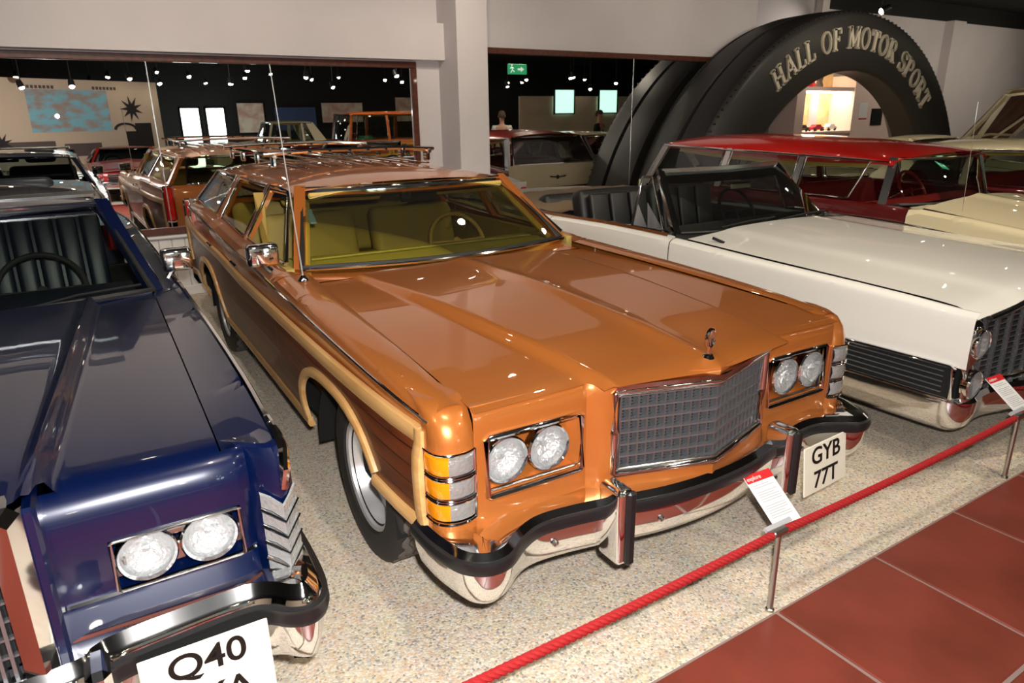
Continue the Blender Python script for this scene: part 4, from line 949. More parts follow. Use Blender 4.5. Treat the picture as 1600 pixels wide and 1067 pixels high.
    # deck and tail
    top_mesh(lambda y: .83, 4.36, 5.75, lambda x, y: interp([(4.3, .975), (5.4, .955), (5.75, .90)], y)+.012*(1-(x/.83)**2), nx=10).build('boot_lid', 'blue_paint', R)
    MB().grid([[(x*.93, 5.75+.02*(1-x*x), z) for x in (-1, -.5, 0, .5, 1)] for z in (.45, .6, .8, .90)]).build('tail_panel', 'blue_paint', R)
    for s in (-1, 1): MB().box((s*.86, 5.75, .72), (.12, .05, .28), ch=.015).build('tail_lamp', 'tail_red', R)
    sweep_bumper(R, [(0, 5.90), (.5, 5.89), (.88, 5.86), (.965, 5.78), (.985, 5.6), (.985, 5.3)], [(-.10, .50), (-.08, .58), (-.01, .575), (0, .55), (0, .42), (-.03, .36), (-.08, .35)], 'rear_bumper', rear=True)
    for y in (1.02, 4.25):
        for s in (-1, 1): wheel(R, s*.80, y, .35, .20, 'cover', s, detail=False, white=True)
    # interior
    MB().grid([[(x*.78, 2.0+a, z) for x in [k/8-1 for k in range(17)]] for a, z in ((0, .94), (.12, .965), (.28, .955), (.36, .92), (.40, .62))]).build('dashboard', 'blue_seat', R)
    steering(R, .40, 2.56, .90, .19, 'dark', 1.05)
    for x0, x1 in ((-.72, -.03), (.03, .72)):
        st = seat(R, x0, x1, 2.98, .60, 'blue_seat', .56, ((x0+x1)/2,))
        for k in range(6): MB().box((x0+.06+k*.115, 3.13+.06, .95), (.10, .06, .50), rx=-.25, ch=.028).build('pleat', 'blue_seat', st)
    st = seat(R, -.72, .72, 3.75, .60, 'blue_seat', .50)
    for k in range(12): MB().box((-.66+k*.12, 3.93, .92), (.105, .06, .44), rx=-.25, ch=.028).build('pleat', 'blue_seat', st)
    MB().box((0, 3.2, .40), (1.66, 3.0, .06)).build('cabin_floor', 'dark', R, smooth=False)
    for s in (-1, 1):
        MB().box((s*.87, 2.9, .70), (.04, 1.8, .50)).build('door_lining', 'blue_seat', R, smooth=False)
        mo = MB(); mo.box((s*.985, 2.16, 1.055), (.14, .08, .11), ch=.02); mo = mo.build('door_mirror', 'chrome', R); MB().box((s*.985, 2.202, 1.055), (.12, .006, .09)).build('mirror_face', 'glass_dark', mo, smooth=False); MB().tube([(s*.93, 2.14, .97), (s*.965, 2.15, 1.02)], .016, 8).build('mirror_arm', 'chrome', mo)
    MB().box((0, 2.30, 1.24), (.22, .02, .06), ch=.01).build('rear_view_mirror', 'dark', R)
blue_car()
# ================================================================== white convertible
def white_convertible():
    R = car_root('convertible', 'white open-top convertible with black seats and stacked headlamps', (4.28, 1.45, 0), 0)
    ar = [(1.05, .44, .66), (4.3, .42, .58)]
    zb = make_zbot(.30, ar, front=(.66, .56), rear=(4.9, .40))
    zt = lambda y: sinterp([(.05, .825), (.4, .845), (1.2, .875), (1.9, .905), (2.6, .915), (3.3, .905), (4.0, .92), (5.4, .86)], y)
    wd = lambda y: sinterp([(.05, .945), (.5, .955), (1.5, .965), (4.2, .965), (5.5, .93)], y)
    def sec(y):
        t, w_ = zt(y), wd(y); i = .90 if y < 1.9 else .86
        return [(i, t+.004), (i+.02, t+.002), (w_-.025, t-.004), (w_-.008, t-.018), (w_-.002, t-.05), (w_, t-.12), (w_, .62), (w_-.01, .52), (w_-.03, .40), (w_-.06, .32), (w_-.10, .25)]
    for s in (-1, 1):
        for nm, a, b in (('front_fender', -.035, 1.87), ('front_door', 1.878, 3.25), ('rear_quarter', 3.258, 5.55)):
            p = side_mesh(sec, zb, a, b, s, ar).build(nm, 'white_paint', R)
            if nm == 'front_door': door_handle(p, sec, 3.1, .82, s)
        MB().tube([(s*.885, y, zt(y)+.016) for y in [1.95+2.0*k/20 for k in range(21)]], 0, prof=[(-.02, -.012), (.02, -.012), (.018, .008), (-.018, .008)]).build('belt_chrome', 'chrome', R)
        for yc, hw, top in ar: MB().grid([[(s*xx, yc+(hw-.005)*math.cos(PI*k/16), .25+(top-.26)*math.sin(PI*k/16)) for xx in (.92, .60)] for k in range(17)]).build('wheel_house', 'underbody', R)
        # ribbed cornering lamp panel
        cp = empty('cornering_panel', (0, 0, 0), 0, R)
        MB().box((s*.940, .32, .48), (.02, .62, .165)).build('panel', 'dark', cp, smooth=False)
        quad_frame(cp, [(s*.952, .01, .40), (s*.96, .62, .40), (s*.962, .62, .56), (s*.952, .01, .56)], .012, 'panel_frame')
        for k in range(5): MB().box((s*.953, .32, .43+k*.026), (.010, .54, .006)).build('rib', 'grille_grey', cp, smooth=False)
        # stacked headlamps
        pod = MB(); pts = [(.80, .03), (.82, -.015), (.86, -.045), (.905, -.045), (.928, -.04), (.938, -.03)]
        pod.grid([[(s*x, y+i_, z) for x, y in cr(pts, 3)] for z, i_ in ((.80, .06), (.775, .012), (.74, 0), (.60, .004), (.565, .02), (.53, .004), (.42, 0), (.40, .03))]); po = pod.build('headlamp_pod', 'chrome', R, ang=50)
        for z in (.675, .475): lamp_round(po, (s*.868, -.05, z), .064)
        MB().box((s*.865, .05, .57), (.10, .10, .35)).build('pod_core', 'underbody', po, smooth=False)
    MB().box((0, 2.9, .33), (1.7, 4.9, .12)).build('underbody', 'underbody', R, smooth=False)
    MB().box((0, .75, .55), (1.5, 1.2, .3)).build('engine_bay', 'underbody', R, smooth=False)
    def zh(x, y):
        ax = abs(x); b = sinterp([(-.02, .80), (.05, .828), (.3, .848), (1.2, .885), (1.85, .915)], y)
        return b+.035*(1-(ax/.9)**2)+.012/(1+math.exp((ax-.52)/.03))-.02*max(0, (.06-y)/.10)**2
    hd = top_mesh(lambda y: .888, -.02, 1.78, zh, nx=30, step=.05).build('hood', 'white_paint', R, ang=60)
    MB().tube([(x, -.03, zh(x, -.02)-.012) for x in [-.80+1.6*k/20 for k in range(21)]], .016, 8).build('hood_lip', 'chrome', hd)
    MB().grid([[(x*.87/8, 1.785+dy, zz+.02*(1-(x/8)**2)) for x in range(-8, 9)] for dy, zz in ((0, .905), (.03, .895), (.16, .905))]).build('cowl', 'dark', R)
    for k in (-.55, .05): MB().tube([(k, 1.80, .955), (k+.3, 1.80, .975), (k+.6, 1.84, .97)], .008, 5).build('wiper', 'dark', R)
    # grille
    g = empty('grille', (0, 0, 0), 0, R)
    gy = lambda x: .05-.05*(1-abs(x)/.8)
    MB().grid([[(x, gy(x)+.05, z) for x in (-.8, 0, .8)] for z in (.38, .80)]).build('grille_back', 'dark', g, smooth=False)
    for k in range(13): MB().tube([(x, gy(x), .41+.029*k) for x in (-.80, -.4, 0, .4, .80)], 0, prof=[(-.02, -.004), (.006, -.003), (.006, .003), (-.02, .004)]).build('grille_bar', 'grille_grey', g, smooth=False)
    for k in range(15): MB().box((-.77+.11*k, gy(-.77+.11*k)+.0, .585), (.022, .018, .37)).build('grille_post', 'grille_grey', g, smooth=False)
    MB().tube([(x, gy(x)-.005, .785) for x in (-.80, -.4, 0, .4, .80)], .015, 8).build('grille_header', 'chrome', g)
    # bumper
    half = [(0, -.13), (.3, -.11), (.55, -.05), (.72, -.04), (.86, -.06), (.94, -.01), (.965, .10), (.972, .35), (.972, .66)]
    b = sweep_bumper(R, half, [(-.12, .39), (-.02, .405), (0, .385), (0, .33), (-.02, .26), (-.06, .225), (-.12, .22)], 'front_bumper')
    for s in (-1, 1):
        q = MB(); q.box((s*.20, -.15, .42), (.20, .10, .11), ch=.025); qo = q.build('fog_lamp', 'chrome', b); MB().box((s*.20, -.203, .42), (.15, .01, .075), ch=.004).build('lens', 'amber', qo)
    # windshield
    def curve(x, y, z, bow, n=16): return [(x*(2*k/n-1), y-bow*(1-(2*k/n-1)**2), z) for k in range(n+1)]
    A, B = curve(.79, 1.95, .92, .17), curve(.63, 2.32, 1.295, .08)
    ws = MB().grid([[tuple(Vector(a)+(Vector(c)-Vector(a))*j/8+Vector((0, -.006, .012))*(4*j/8*(1-j/8))) for a, c in zip(A, B)] for j in range(9)]).build('windshield', 'glass', R)
    MB().grid([[tuple(Vector(a)+(Vector(c)-Vector(a))*j/20+Vector((0, .006, 0))) for a, c in zip(A, B)] for j in (16, 18, 20)]).build('tint_band', 'glass_band', ws)
    MB().tube([(p[0]*1.01, p[1], p[2]+.012) for p in B], 0, prof=[(-.02, -.012), (.018, -.012), (.016, .014), (-.018, .014)]).build('header_rail', 'satin_chrome', ws)
    MB().tube([(p[0], p[1]-.012, p[2]) for p in A], .010, 6).build('lower_trim', 'rubber', ws)
    for s in (-1, 1):
        MB().tube([(s*.785, 1.98, .90), (s*.638, 2.33, 1.31)], 0, prof=[(-.026, -.02), (.024, -.02), (.024, .016), (-.022, .018)]).build('windshield_post', 'chrome', ws, smooth=False)
        q = [(s*.86, 2.03, .925), (s*.86, 2.36, .925), (s*.72, 2.42, 1.265), (s*.68, 2.36, 1.265)]
        vw = quad_frame(R, q, .010, 'vent_window'); MB().patch(*q, nu=2, nv=2).build('pane', 'glass', vw, smooth=False)
    MB().box((.06, 2.18, 1.17), (.22, .02, .055), ch=.01).build('rear_view_mirror', 'chrome', R)
    # cockpit
    MB().grid([[(x*.80, 1.96+a, z) for x in [k/8-1 for k in range(17)]] for a, z in ((0, .90), (.12, .925), (.28, .91), (.34, .86), (.36, .55))]).build('dashboard', 'black_seat', R)
    steering(R, .40, 2.48, .93, .19, 'dark', 1.05)
    for x0, x1 in ((-.74, -.04), (.04, .74)):
        st = seat(R, x0, x1, 2.88, .56, 'black_seat', .50)
        for k in range(3): MB().box((x0+.14+k*.21, 3.03, .88), (.19, .05, .42), rx=-.25, ch=.022).build('pleat', 'black_seat', st)
    seat(R, -.74, .74, 3.40, .56, 'black_seat', .42)
    MB().box((0, 3.0, .36), (1.7, 2.6, .06)).build('cabin_floor', 'dark', R, smooth=False)
    for s in (-1, 1): MB().box((s*.85, 3.0, .66), (.06, 2.3, .46), ch=.02).build('door_lining', 'black_seat', R)
    # folded top under its boot cover, deck, tail
    tp = [[(x*.86/8, y, z-.03*abs(x/8)**3+.008*math.sin(x*2.3+y*9)) for x in range(-8, 9)] for y, z in ((3.55, .89), (3.58, .96), (3.7, 1.0), (4.2, 1.0), (4.5, .965), (4.65, .92))]
    MB().grid(tp).build('folded_top', 'tan_top', R, ang=60)
    top_mesh(lambda y: .885, 4.2, 5.55, lambda x, y: interp([(4.2, .935), (5.2, .90), (5.55, .85)], y)+.02*(1-(x/.885)**2), nx=10).build('boot_lid', 'white_paint', R)
    MB().grid([[(x*.93, 5.55+.02*(1-x*x), z) for x in (-1, -.5, 0, .5, 1)] for z in (.40, .6, .75, .86)]).build('tail_panel', 'white_paint', R)
    for s in (-1, 1): MB().box((s*.88, 5.55, .62), (.09, .06, .34), ch=.02).build('tail_lamp', 'tail_red', R)
    sweep_bumper(R, [(0, 5.68), (.5, 5.67), (.86, 5.64), (.95, 5.56), (.97, 5.3)], [(-.10, .36), (-.02, .46), (0, .44), (0, .34), (-.06, .26)], 'rear_bumper', rear=True)
    for y in (1.05, 4.3):
        for s in (-1, 1): wheel(R, s*.78, y, .345, .19, 'cover', s, detail=False, white=True)
    MB().tube([(-.80, 1.55, .91), (-.83, 1.62, .935)], .01, 6).build('washer_jet', 'dark', R)
white_convertible()
# ================================================================== other cars of the collection
def gcar(name, label, loc, rz=0, L=4.6, hw=.90, front=.78, cowl=.93, belt=.96, tail=.92, ycowl=1.55, yws=.50, roofz=1.36, ytop2=None, yrear=None, wag=False, wheels=(.85, 3.6), hood_m='red_paint', fender_m=None, door_m=None, quarter_m=None,
         roof_m=None, tail_m=None, seat_m='red_seat', dog=False, rock=.28, r=.33, ws_w=.76, top_w=.62, crown=.05, grille='bars', hood_open=False, fins=0, gate_m=None, emblem=False, wood=None, rack=False, windows=None, pillars=None, lamp_z=.66, glass='glass', lowcar=False, slope=0, pillar_m=None, hood_angle=48):
    R = car_root(name, label, loc, rz); fm = fender_m or hood_m; dm = door_m or fm; qm = quarter_m or dm; rm = roof_m or dm
    ar = [(wheels[0], r+.08, r*1.9), (wheels[1], r+.07, r*1.75)]; zb = make_zbot(rock, ar, front=(wheels[0]-r-.1, rock+.12), rear=(wheels[1]+r+.12, rock+.1))
    zt = lambda y: sinterp([(.05, front+.02), (.4, front+.05), (ycowl, cowl), (ycowl+.8, belt), (L-1.0, belt), (L-.05, tail+fins)], y)
    wd = lambda y: sinterp([(.05, hw-.05), (.5, hw-.01), (1.5, hw), (L-1, hw), (L-.05, hw-.05)], y)
    def sec(y):
        t, w_ = zt(y), wd(y); i = w_-.12 if y < ycowl else w_-.075
        return [(i, t+.004), (i+.03, t+.012), (w_-.04, t+.004), (w_-.012, t-.03), (w_-.006, t-.09), (w_, t-.17), (w_+.004, t*.62), (w_-.004, .45), (w_-.03, .36), (w_-.08, .26)]
    yd0, yd1 = ycowl+.05, min(ycowl+1.15, L-1.4)
    for s in (-1, 1):
        pans = [('front_fender', .06, yd0-.004, fm), ('front_door', yd0+.004, yd1-.004, dm)]
        if wag or L > 4.7: pans += [('rear_door', yd1+.004, yd1+.85, dm), ('rear_quarter', yd1+.858, L-.04, qm)]
        else: pans += [('rear_quarter', yd1+.004, L-.04, qm)]
        for nm, a, b, m in pans:
            p = side_mesh(sec, zb, a, b, s, ar, nz=14, step=.08).build(nm, m, R)
            if 'door' in nm: door_handle(p, sec, b-.13, zt(b)-.1, s)
            if wood and nm != 'front_fender':
                for k in range(5):
                    z = rock+.12+(zt(a)-.1-rock-.12)*k/4
                    if k in (0, 2, 4): MB().tube([(s*(xside(sec, y, z)+.008), y, z) for y in [a+.02+(b-a-.04)*q/8 for q in range(9)]], 0, prof=[(-.012, -.03), (.012, -.03), (.012, .03), (-.012, .03)]).build('wood_rail', wood, p, smooth=False)
                for y in (a+.04, b-.04): MB().box((s*(wd(y)+.01), y, (rock+zt(y))/2+.05), (.024, .06, zt(y)-rock-.2)).build('wood_post', wood, p, smooth=False)
        MB().tube([(s*(wd(y)+.004), y, zt(y)-.11) for y in [.12+(L-.25)*k/30 for k in range(31)]], .010, 6).build('side_chrome', 'chrome', R)
        for yc, h_, top in ar: MB().grid([[(s*xx, yc+(h_-.005)*math.cos(PI*k/12), .22+(top-.23)*math.sin(PI*k/12)) for xx in (hw-.06, hw-.36)] for k in range(13)]).build('wheel_house', 'underbody', R)
    MB().box((0, L/2, rock+.03), (2*hw-.25, L-.6, .10)).build('underbody', 'underbody', R, smooth=False)
    zh = lambda x, y: sinterp([(0, front), (.06, front+.03), (.4, front+.055), (ycowl, cowl+.012)], y)+.05*(1-(x/(hw-.1))**2)+.015*math.exp(-(x/.08)**2)
    hm = top_mesh(lambda y: wd(y)-.122, .03, ycowl-.02, zh, nx=14, step=.09)
    if hood_open:
        a = math.radians(hood_angle); yh = ycowl-.05; zc = cowl
        def rot(p):
            dy, dz = p[1]-yh, p[2]-zc; return (p[0], yh+dy*math.cos(a)+dz*math.sin(a), zc-dy*math.sin(a)+dz*math.cos(a))
        lo = [(x, y, z-.03) for x, y, z in hm.v]; hm.v = [rot(p) for p in hm.v]; ho = hm.build('hood', hood_m, R, ang=60)
        iw = hw-.16
        for x0, y0, x1, y1 in ((-iw, .1, iw, .1), (-iw, .1, -iw, yh), (iw, .1, iw, yh), (-iw, .1, iw*.0, yh), (iw, .1, 0, yh), (-iw, .75, iw, .75)):
            MB().tube([rot((x0+(x1-x0)*k/6, y0+(y1-y0)*k/6, zh(x0+(x1-x0)*k/6, y0+(y1-y0)*k/6)-.035)) for k in range(7)], 0, prof=[(-.05, -.015), (.05, -.015), (.04, .015), (-.04, .015)]).build('hood_brace', 'cream_paint', ho, smooth=False)
        ins = MB(); ins.v = [rot(p) for p in lo]; ins.f = list(hm.f); ins.build('hood_lining', 'frame_wood', ho)
        MB().box((0, .8, .62), (1.1, 1.0, .3), ch=.05).build('engine', 'steel', R)
    else: hm.build('hood', hood_m, R, ang=60)
    MB().grid([[(x*(hw-.13)/8, ycowl-.02+dy, zz) for x in range(-8, 9)] for dy, zz in ((0, cowl+.012), (.03, cowl-.005), (.12, cowl+.005))]).build('cowl', hood_m, R)
    # nose
    nz = [(front+.03, .05), (front+.015, .02), (front-.03, .0), (.55, .0), (.42, .04)]
    MB().grid([[(x*(hw-.05), y+.10*abs(x)**3, z) for x in [k/8-1 for k in range(17)]] for z, y in nz]).build('nose_panel', fm, R)
    g = empty('grille', (0, 0, 0), 0, R)
    MB().box((0, -.004, .53), (1.1, .02, .20), ch=.006).build('grille_back', 'dark', g)
    for k in range(5): MB().box((0, -.018, .45+.04*k), (1.08, .012, .010)).build('grille_bar', 'chrome', g, smooth=False)
    for s in (-1, 1): lamp_round(R, (s*(hw-.17), .03, lamp_z), .085)
    sweep_bumper(R, [(0, -.12), (.4, -.11), (hw-.15, -.07), (hw-.02, .02), (hw+.02, .2), (hw+.02, .42)], [(-.07, .46), (-.01, .46), (0, .43), (0, .36), (-.02, .31), (-.07, .31)], 'front_bumper')
    # cabin
    ytop = ycowl+yws; yt2 = ytop2 or (L-.45 if wag else L-1.55); yr = yrear or (L-.12 if wag else yt2+.42)
    yb = ycowl+(.30 if dog else .12)
    zr = roofz-crown-.012; zr2 = zr+slope
    bw = belt+.012
    pm = pillar_m or rm
    if windows is None:
        mid = yd1; wn = [(yb+(.30 if dog else .12), mid-.04, ytop+.16, mid-.04, True, True)]
        if wag: wn += [(mid+.04, mid+.82, mid+.04, mid+.80, True, True), (mid+.92, yr-.10, mid+.90, yt2-.10, True, True)]; pl = [(mid, mid, .06, .05, pm), (mid+.87, mid+.85, .07, .06, pm), (yr-.04, yt2-.03, .09, .09, pm)]
        else: wn += [(mid+.04, yr-.42, mid+.04, yt2-.20, True, True)]; pl = [(mid, mid, .06, .05, rm), (yr-.22, yt2-.08, .36, .22, rm)]
    else: wn, pl = windows, pillars
    greenhouse(R, dict(paint=pm, glass=glass, wsb=(ws_w, yb, cowl+.005, .28 if dog else .14), wst=(top_w, ytop, zr, .12 if dog else .06), bwb=(ws_w-.06, yr, bw if not wag else bw, .03 if wag else .08), bwt=(top_w-.02, yt2, zr2, .03), rglass='glass_dark',
        rx=lambda y: top_w+.07, crown=crown, roof_mat=rm, belt=lambda y: zt(y)+.012, bx=lambda y: hw-.075, zt_side=lambda y: interp([(ytop, zr-.005), (yt2, zr2-.005)], y), windows=wn, pillars=pl, liner='tan_trim'))
    tm_ = tail_m or qm
    if wag:
        tgo = MB().grid([[(x*(hw-.07), L-.04+.03*(1-x*x), z) for x in [k/6-1 for k in range(13)]] for z in (rock+.14, .55, .8, belt+.01)]).build('tailgate', gate_m or tm_, R)
        MB().grid([[(x*(hw-.10), L-.035+.035*(1-x*x), z-.10*(1-abs(x))*(1 if z < .6 else 0)) for x in [k/6-1 for k in range(13)]] for z in (rock+.10, .66)]).build('lower_panel', 'maroon_paint' if emblem else (gate_m or tm_), tgo)
        if emblem:
            e = MB(); e.lathe([(0, 0), (.035, 0), (.03, .012), (0, .016)], (0, L-.01, .80), 'y', 16)
            for s in (-1, 1): e.prism([(s*.03, L-.005, .81), (s*.16, L-.006, .825), (s*.14, L-.006, .80), (s*.03, L-.005, .79)], (0, .012, 0))
            e.build('emblem', 'satin_chrome', tgo, smooth=False)
    else:
        top_mesh(lambda y: wd(y)-.085, yr-.02, L-.04, lambda x, y: interp([(yr-.02, bw+.01), (L-.5, (bw+tail)/2+.01), (L-.04, tail-.01)], y)+.03*(1-(x/hw)**2), nx=10, step=.12).build('boot_lid', tm_, R)
        MB().grid([[(x*(hw-.05), L-.04+.04*(1-x*x), z) for x in [k/6-1 for k in range(13)]] for z in (rock+.14, .55, .75, tail+.01)]).build('tail_panel', tm_, R)
    for s in (-1, 1):
        o = MB().lathe([(0, .05), (.05, .045), (.062, .02), (.066, 0)], (s*(hw-.13), L-.03, .72), 'y', 20).build('tail_lamp', 'tail_red', R); MB().lathe([(.066, .0), (.08, .012), (.085, -.01)], (s*(hw-.13), L-.03, .72), 'y', 20).build('lamp_bezel', 'chrome', o)
    sweep_bumper(R, [(0, L+.10), (.4, L+.09), (hw-.15, L+.06), (hw-.02, L-.03), (hw+.02, L-.2), (hw+.02, L-.45)], [(-.07, .46), (-.01, .46), (0, .43), (0, .36), (-.02, .31), (-.07, .31)], 'rear_bumper', rear=True)
    for y in wheels:
        for s in (-1, 1): wheel(R, s*(hw-.13), y, r, .17, 'cover', s, n=40, detail=False, white=not lowcar)
    MB().grid([[(x*(ws_w-.02), yb-.02+a, z) for x in [k/6-1 for k in range(13)]] for a, z in ((0, cowl-.01), (.12, cowl+.02), (.26, cowl), (.32, cowl-.3))]).build('dashboard', seat_m, R)
    steering(R, .36, yb+.42, cowl+.02, .19, seat_m, 1.05)
    seat(R, -hw+.2, hw-.2, yb+.75, .52, seat_m, .48); 
    if L > 4.2: seat(R, -hw+.2, hw-.2, yb+1.6, .52, seat_m, .44)
    MB().box((0, yb+1.1, .36), (2*hw-.2, 2.3, .05)).build('cabin_floor', 'dark', R, smooth=False)
    if rack:
        for s in (-1, 1): MB().tube([(s*.5, ytop+.6, roofz+.05), (s*.5, yt2-.2, roofz+.05)], .014, 6).build('roof_rail', 'chrome', R)
    return R
red = gcar('estate_car', 'red-roofed station wagon with cream hood beside the white convertible', (6.38, 1.35, 0), 0, L=4.75, hw=.93, front=.80, cowl=.965, belt=.985, ycowl=1.55, yws=.34, roofz=1.445, slope=.07, pillar_m='satin_chrome', wag=True, wheels=(.85, 3.55), hood_m='cream_paint', fender_m='cream_paint', door_m='maroon_paint', quarter_m='maroon_paint', roof_m='red_paint', tail_m='cream_paint', gate_m='cream_paint', emblem=True, dog=True, ws_w=.82, top_w=.66, crown=.11, seat_m='red_seat', ytop2=4.45, yrear=4.68)
MB().tube([(-.70, 1.30, .96), (-.70, 1.33, 1.75)], [.003, .0015], 6).build('antenna', 'chrome', red)
gcar('saloon_car', 'maroon car with cream roof and hood at the right edge', (8.55, .75, 0), 0, L=4.7, hw=.92, front=.80, cowl=.95, belt=.97, ycowl=1.75, yws=.50, roofz=1.40, wheels=(.9, 3.65), hood_m='maroon_paint', roof_m='cream_paint', seat_m='red_seat', crown=.06, ws_w=.80, top_w=.66, fins=.04, ytop2=3.55, yrear=3.95)
gcar('open_hood_car', 'cream car with raised hood in front of the pale back wall', (10.78, 3.95, 0), 0, L=3.6, hw=.82, front=.88, cowl=1.0, belt=1.0, ycowl=1.25, yws=.40, roofz=1.36, wheels=(.7, 2.9), hood_angle=57, hood_m='cream_paint', hood_open=True, seat_m='black_seat')
# ================================================================== the other side of the hall, seen in the mirrors
gcar('sports_car', 'low red sports car across the aisle, reflected in the left mirror', (1.3, -2.3, 0), PI, L=4.2, hw=.88, front=.62, cowl=.80, belt=.82, tail=.80, ycowl=1.35, yws=.55, roofz=1.14, wheels=(.8, 3.3), r=.30, hood_m='red_paint', seat_m='black_seat', crown=.04, ws_w=.72, top_w=.54, rock=.20, lamp_z=.56, lowcar=True)
gcar('woody_wagon', 'orange wooden-bodied wagon across the aisle, reflected in the left mirror', (4.8, -3.2, 0), PI/2*3, L=4.7, hw=.90, front=.98, cowl=1.12, belt=1.14, tail=1.10, ycowl=1.35, yws=.22, roofz=1.86, wag=True, wheels=(.75, 3.6), r=.36, hood_m='maroon_paint', door_m='woody_orange', quarter_m='woody_yellow', roof_m='woody_orange', wood='woody_yellow', seat_m='red_seat', ws_w=.70, top_w=.64, rock=.40, lamp_z=.85, gate_m='woody_yellow')
gcar('vintage_saloon', 'cream saloon car across the aisle, reflected beside the wooden wagon', (3.6, -6.9, 0), PI/2*3, L=4.4, hw=.86, front=.90, cowl=1.05, belt=1.06, tail=1.0, ycowl=1.4, yws=.3, roofz=1.66, wheels=(.8, 3.4), r=.35, hood_m='cream_paint', seat_m='red_seat', ws_w=.70, top_w=.62, rock=.36, lamp_z=.8)
mat('mural', srgb(214, 194, 170), .8)
mat('ink', srgb(40, 36, 38), .7); mat('ink_soft', srgb(96, 84, 80), .8)
mat('screen', srgb(120, 180, 195), .5, noise=(3.0, srgb(160, 120, 90), .40, .62, (1, 1, 2)), emit=(.35, .55, .60, 1), es=.10)
mat('day_glass', (.9, 1, .95), .4, emit=(.86, 1, .92, 1), es=5.0)
mat('mint_glow', (.6, .9, .75), .5, emit=(.55, .95, .75, 1), es=1.2)
mat('exit_green', srgb(20, 120, 60), .5, emit=(.05, .5, .2, 1), es=.5); mat('exit_white', srgb(230, 240, 225), .5, emit=(.8, 1, .8, 1), es=.6)
mat('poster_pink', srgb(206, 160, 150), .6, noise=(3, srgb(230, 214, 200), .4, .6, (1, 1, 1))); mat('poster_blue', srgb(60, 76, 120), .6)
def panel_wall():
    a, b = Vector((-6.5, -1.6, 0)), Vector((2.4, -6.4, 0)); d = b-a; r = empty('mural_wall', a); r.rotation_euler = (0, 0, math.atan2(d.y, d.x)); tag(r, 'pale slanted exhibition wall with dark printed motifs and a projected picture', 'display wall')
    Lw = d.length
    MB().box((Lw/2, 0, 1.33), (Lw, .12, 2.66)).build('wall_panel', 'mural', r, smooth=False)
    F = -.066 if False else .066
    MB().box((Lw-2.35, F, 1.95), (1.9, .01, .95)).build('projected_picture', 'screen', r, smooth=False)
    rnd = random.Random(3)
    for (x, z, w_, h) in ((Lw-4.6, 2.2, .7, .28), (Lw-4.4, 1.6, .5, .7), (Lw-4.5, 1.1, .6, .3), (Lw-3.4, 1.1, 1.1, .35), (Lw-2.2, 1.05, .9, .3), (Lw-.9, 1.2, .3, .5), (Lw-.55, 1.35, .45, .6)):
        MB().box((x, F, z), (w_, .006, h), ch=0).build('printed_sign', 'ink_soft' if w_ > .6 else 'ink', r, smooth=False)
    for (x, z, R_) in ((Lw-.8, 2.0, .32), (Lw-4.0, 1.25, .25), (Lw-5.2, 2.4, .12)):
        pts = [(x+R_*(1 if k % 2 else .38)*math.cos(PI*k/9), F+.002, z+R_*(1 if k % 2 else .38)*math.sin(PI*k/9)) for k in range(18)]
        MB().prism(pts, (0, .004, 0)).build('printed_burst', 'ink', r, smooth=False)
    MB().tube([(Lw-1.05+.28*math.cos(PI*k/8), F+.004, 1.5+.14*math.sin(PI*k/8)) for k in range(9)], .03, 6).build('printed_arc', 'ink', r)
    for x, n in ((Lw-3.3, 8), (Lw-1.7, 7), (Lw-5, 6)):
        for k in range(n): MB().box((x+k*.09, F, 2.48), (.06, .006, .07)).build('printed_letter', 'ink_soft', r, smooth=False)
panel_wall()
for i, x in enumerate((3.6, 4.35)):
    r = empty('glass_door', (x, -9.4, 0)); tag(r, 'bright daylit glass door leaf at the far end, %s' % ('the one nearer the pale wall' if i == 0 else 'the one nearer the posters'), 'door')
    MB().box((0, 0, 1.05), (.52, .03, 2.0)).build('pane', 'day_glass', r, smooth=False)
    for (cx, cz, dx, dz) in ((0, .03, .64, .06), (0, 2.08, .64, .06), (-.29, 1.05, .06, 2.1), (.29, 1.05, .06, 2.1)): MB().box((cx, 0, cz), (dx, .06, dz)).build('door_frame', 'dark', r, smooth=False)
for i, (x, z, w_, h, m, l) in enumerate(((6.0, 1.75, .9, 1.0, 'poster_pink', 'pink poster on the far dark wall, nearest the glass doors'), (7.6, 1.7, 1.5, .8, 'poster_blue', 'blue picture on the far dark wall between the pink posters'), (9.4, 1.9, 1.6, .7, 'poster_pink', 'wide pink poster on the far dark wall'), (12.2, 2.0, 1.2, .9, 'poster_pink', 'pink poster on the far dark wall, farthest from the glass doors'))):
    r = empty('poster', (x, -11.9, z)); tag(r, l, 'poster'); MB().box((0, 0, 0), (w_, .03, h)).build('print', m, r, smooth=False)
    for s in (-1, 1): MB().box((0, .01, s*(h/2+.02)), (w_+.08, .05, .04)).build('poster_frame', 'dark', r, smooth=False)
for i, (x, w_) in enumerate(((17.0, .9), (19.2, .9))):
    r = empty('lit_window', (x, -8.2, 1.7)); tag(r, 'mint green lit window in the far wall, %s' % ('nearer the exit sign' if i == 0 else 'farther from the exit sign'), 'window')
    MB().box((0, 0, .5), (w_, .03, .85)).build('pane', 'mint_glow', r, smooth=False)
    for s in (-1, 1): MB().box((s*(w_/2+.03), 0, .5), (.06, .06, .95)).build('frame', 'dark', r, smooth=False); MB().box((0, 0, .5+s*.45), (w_+.1, .06, .05)).build('frame', 'dark', r, smooth=False)
pw = empty('partition_wall', (18.0, -8.35, 0)); tag(pw, 'cream partition wall holding the mint green windows', 'wall'); MB().box((0, 0, 1.2), (6, .12, 2.4)).build('panel', 'mural', pw, smooth=False)
ex = empty('exit_sign', (8.35, 1.9, 2.62)); tag(ex, 'green and white hanging exit sign with running figure', 'sign')
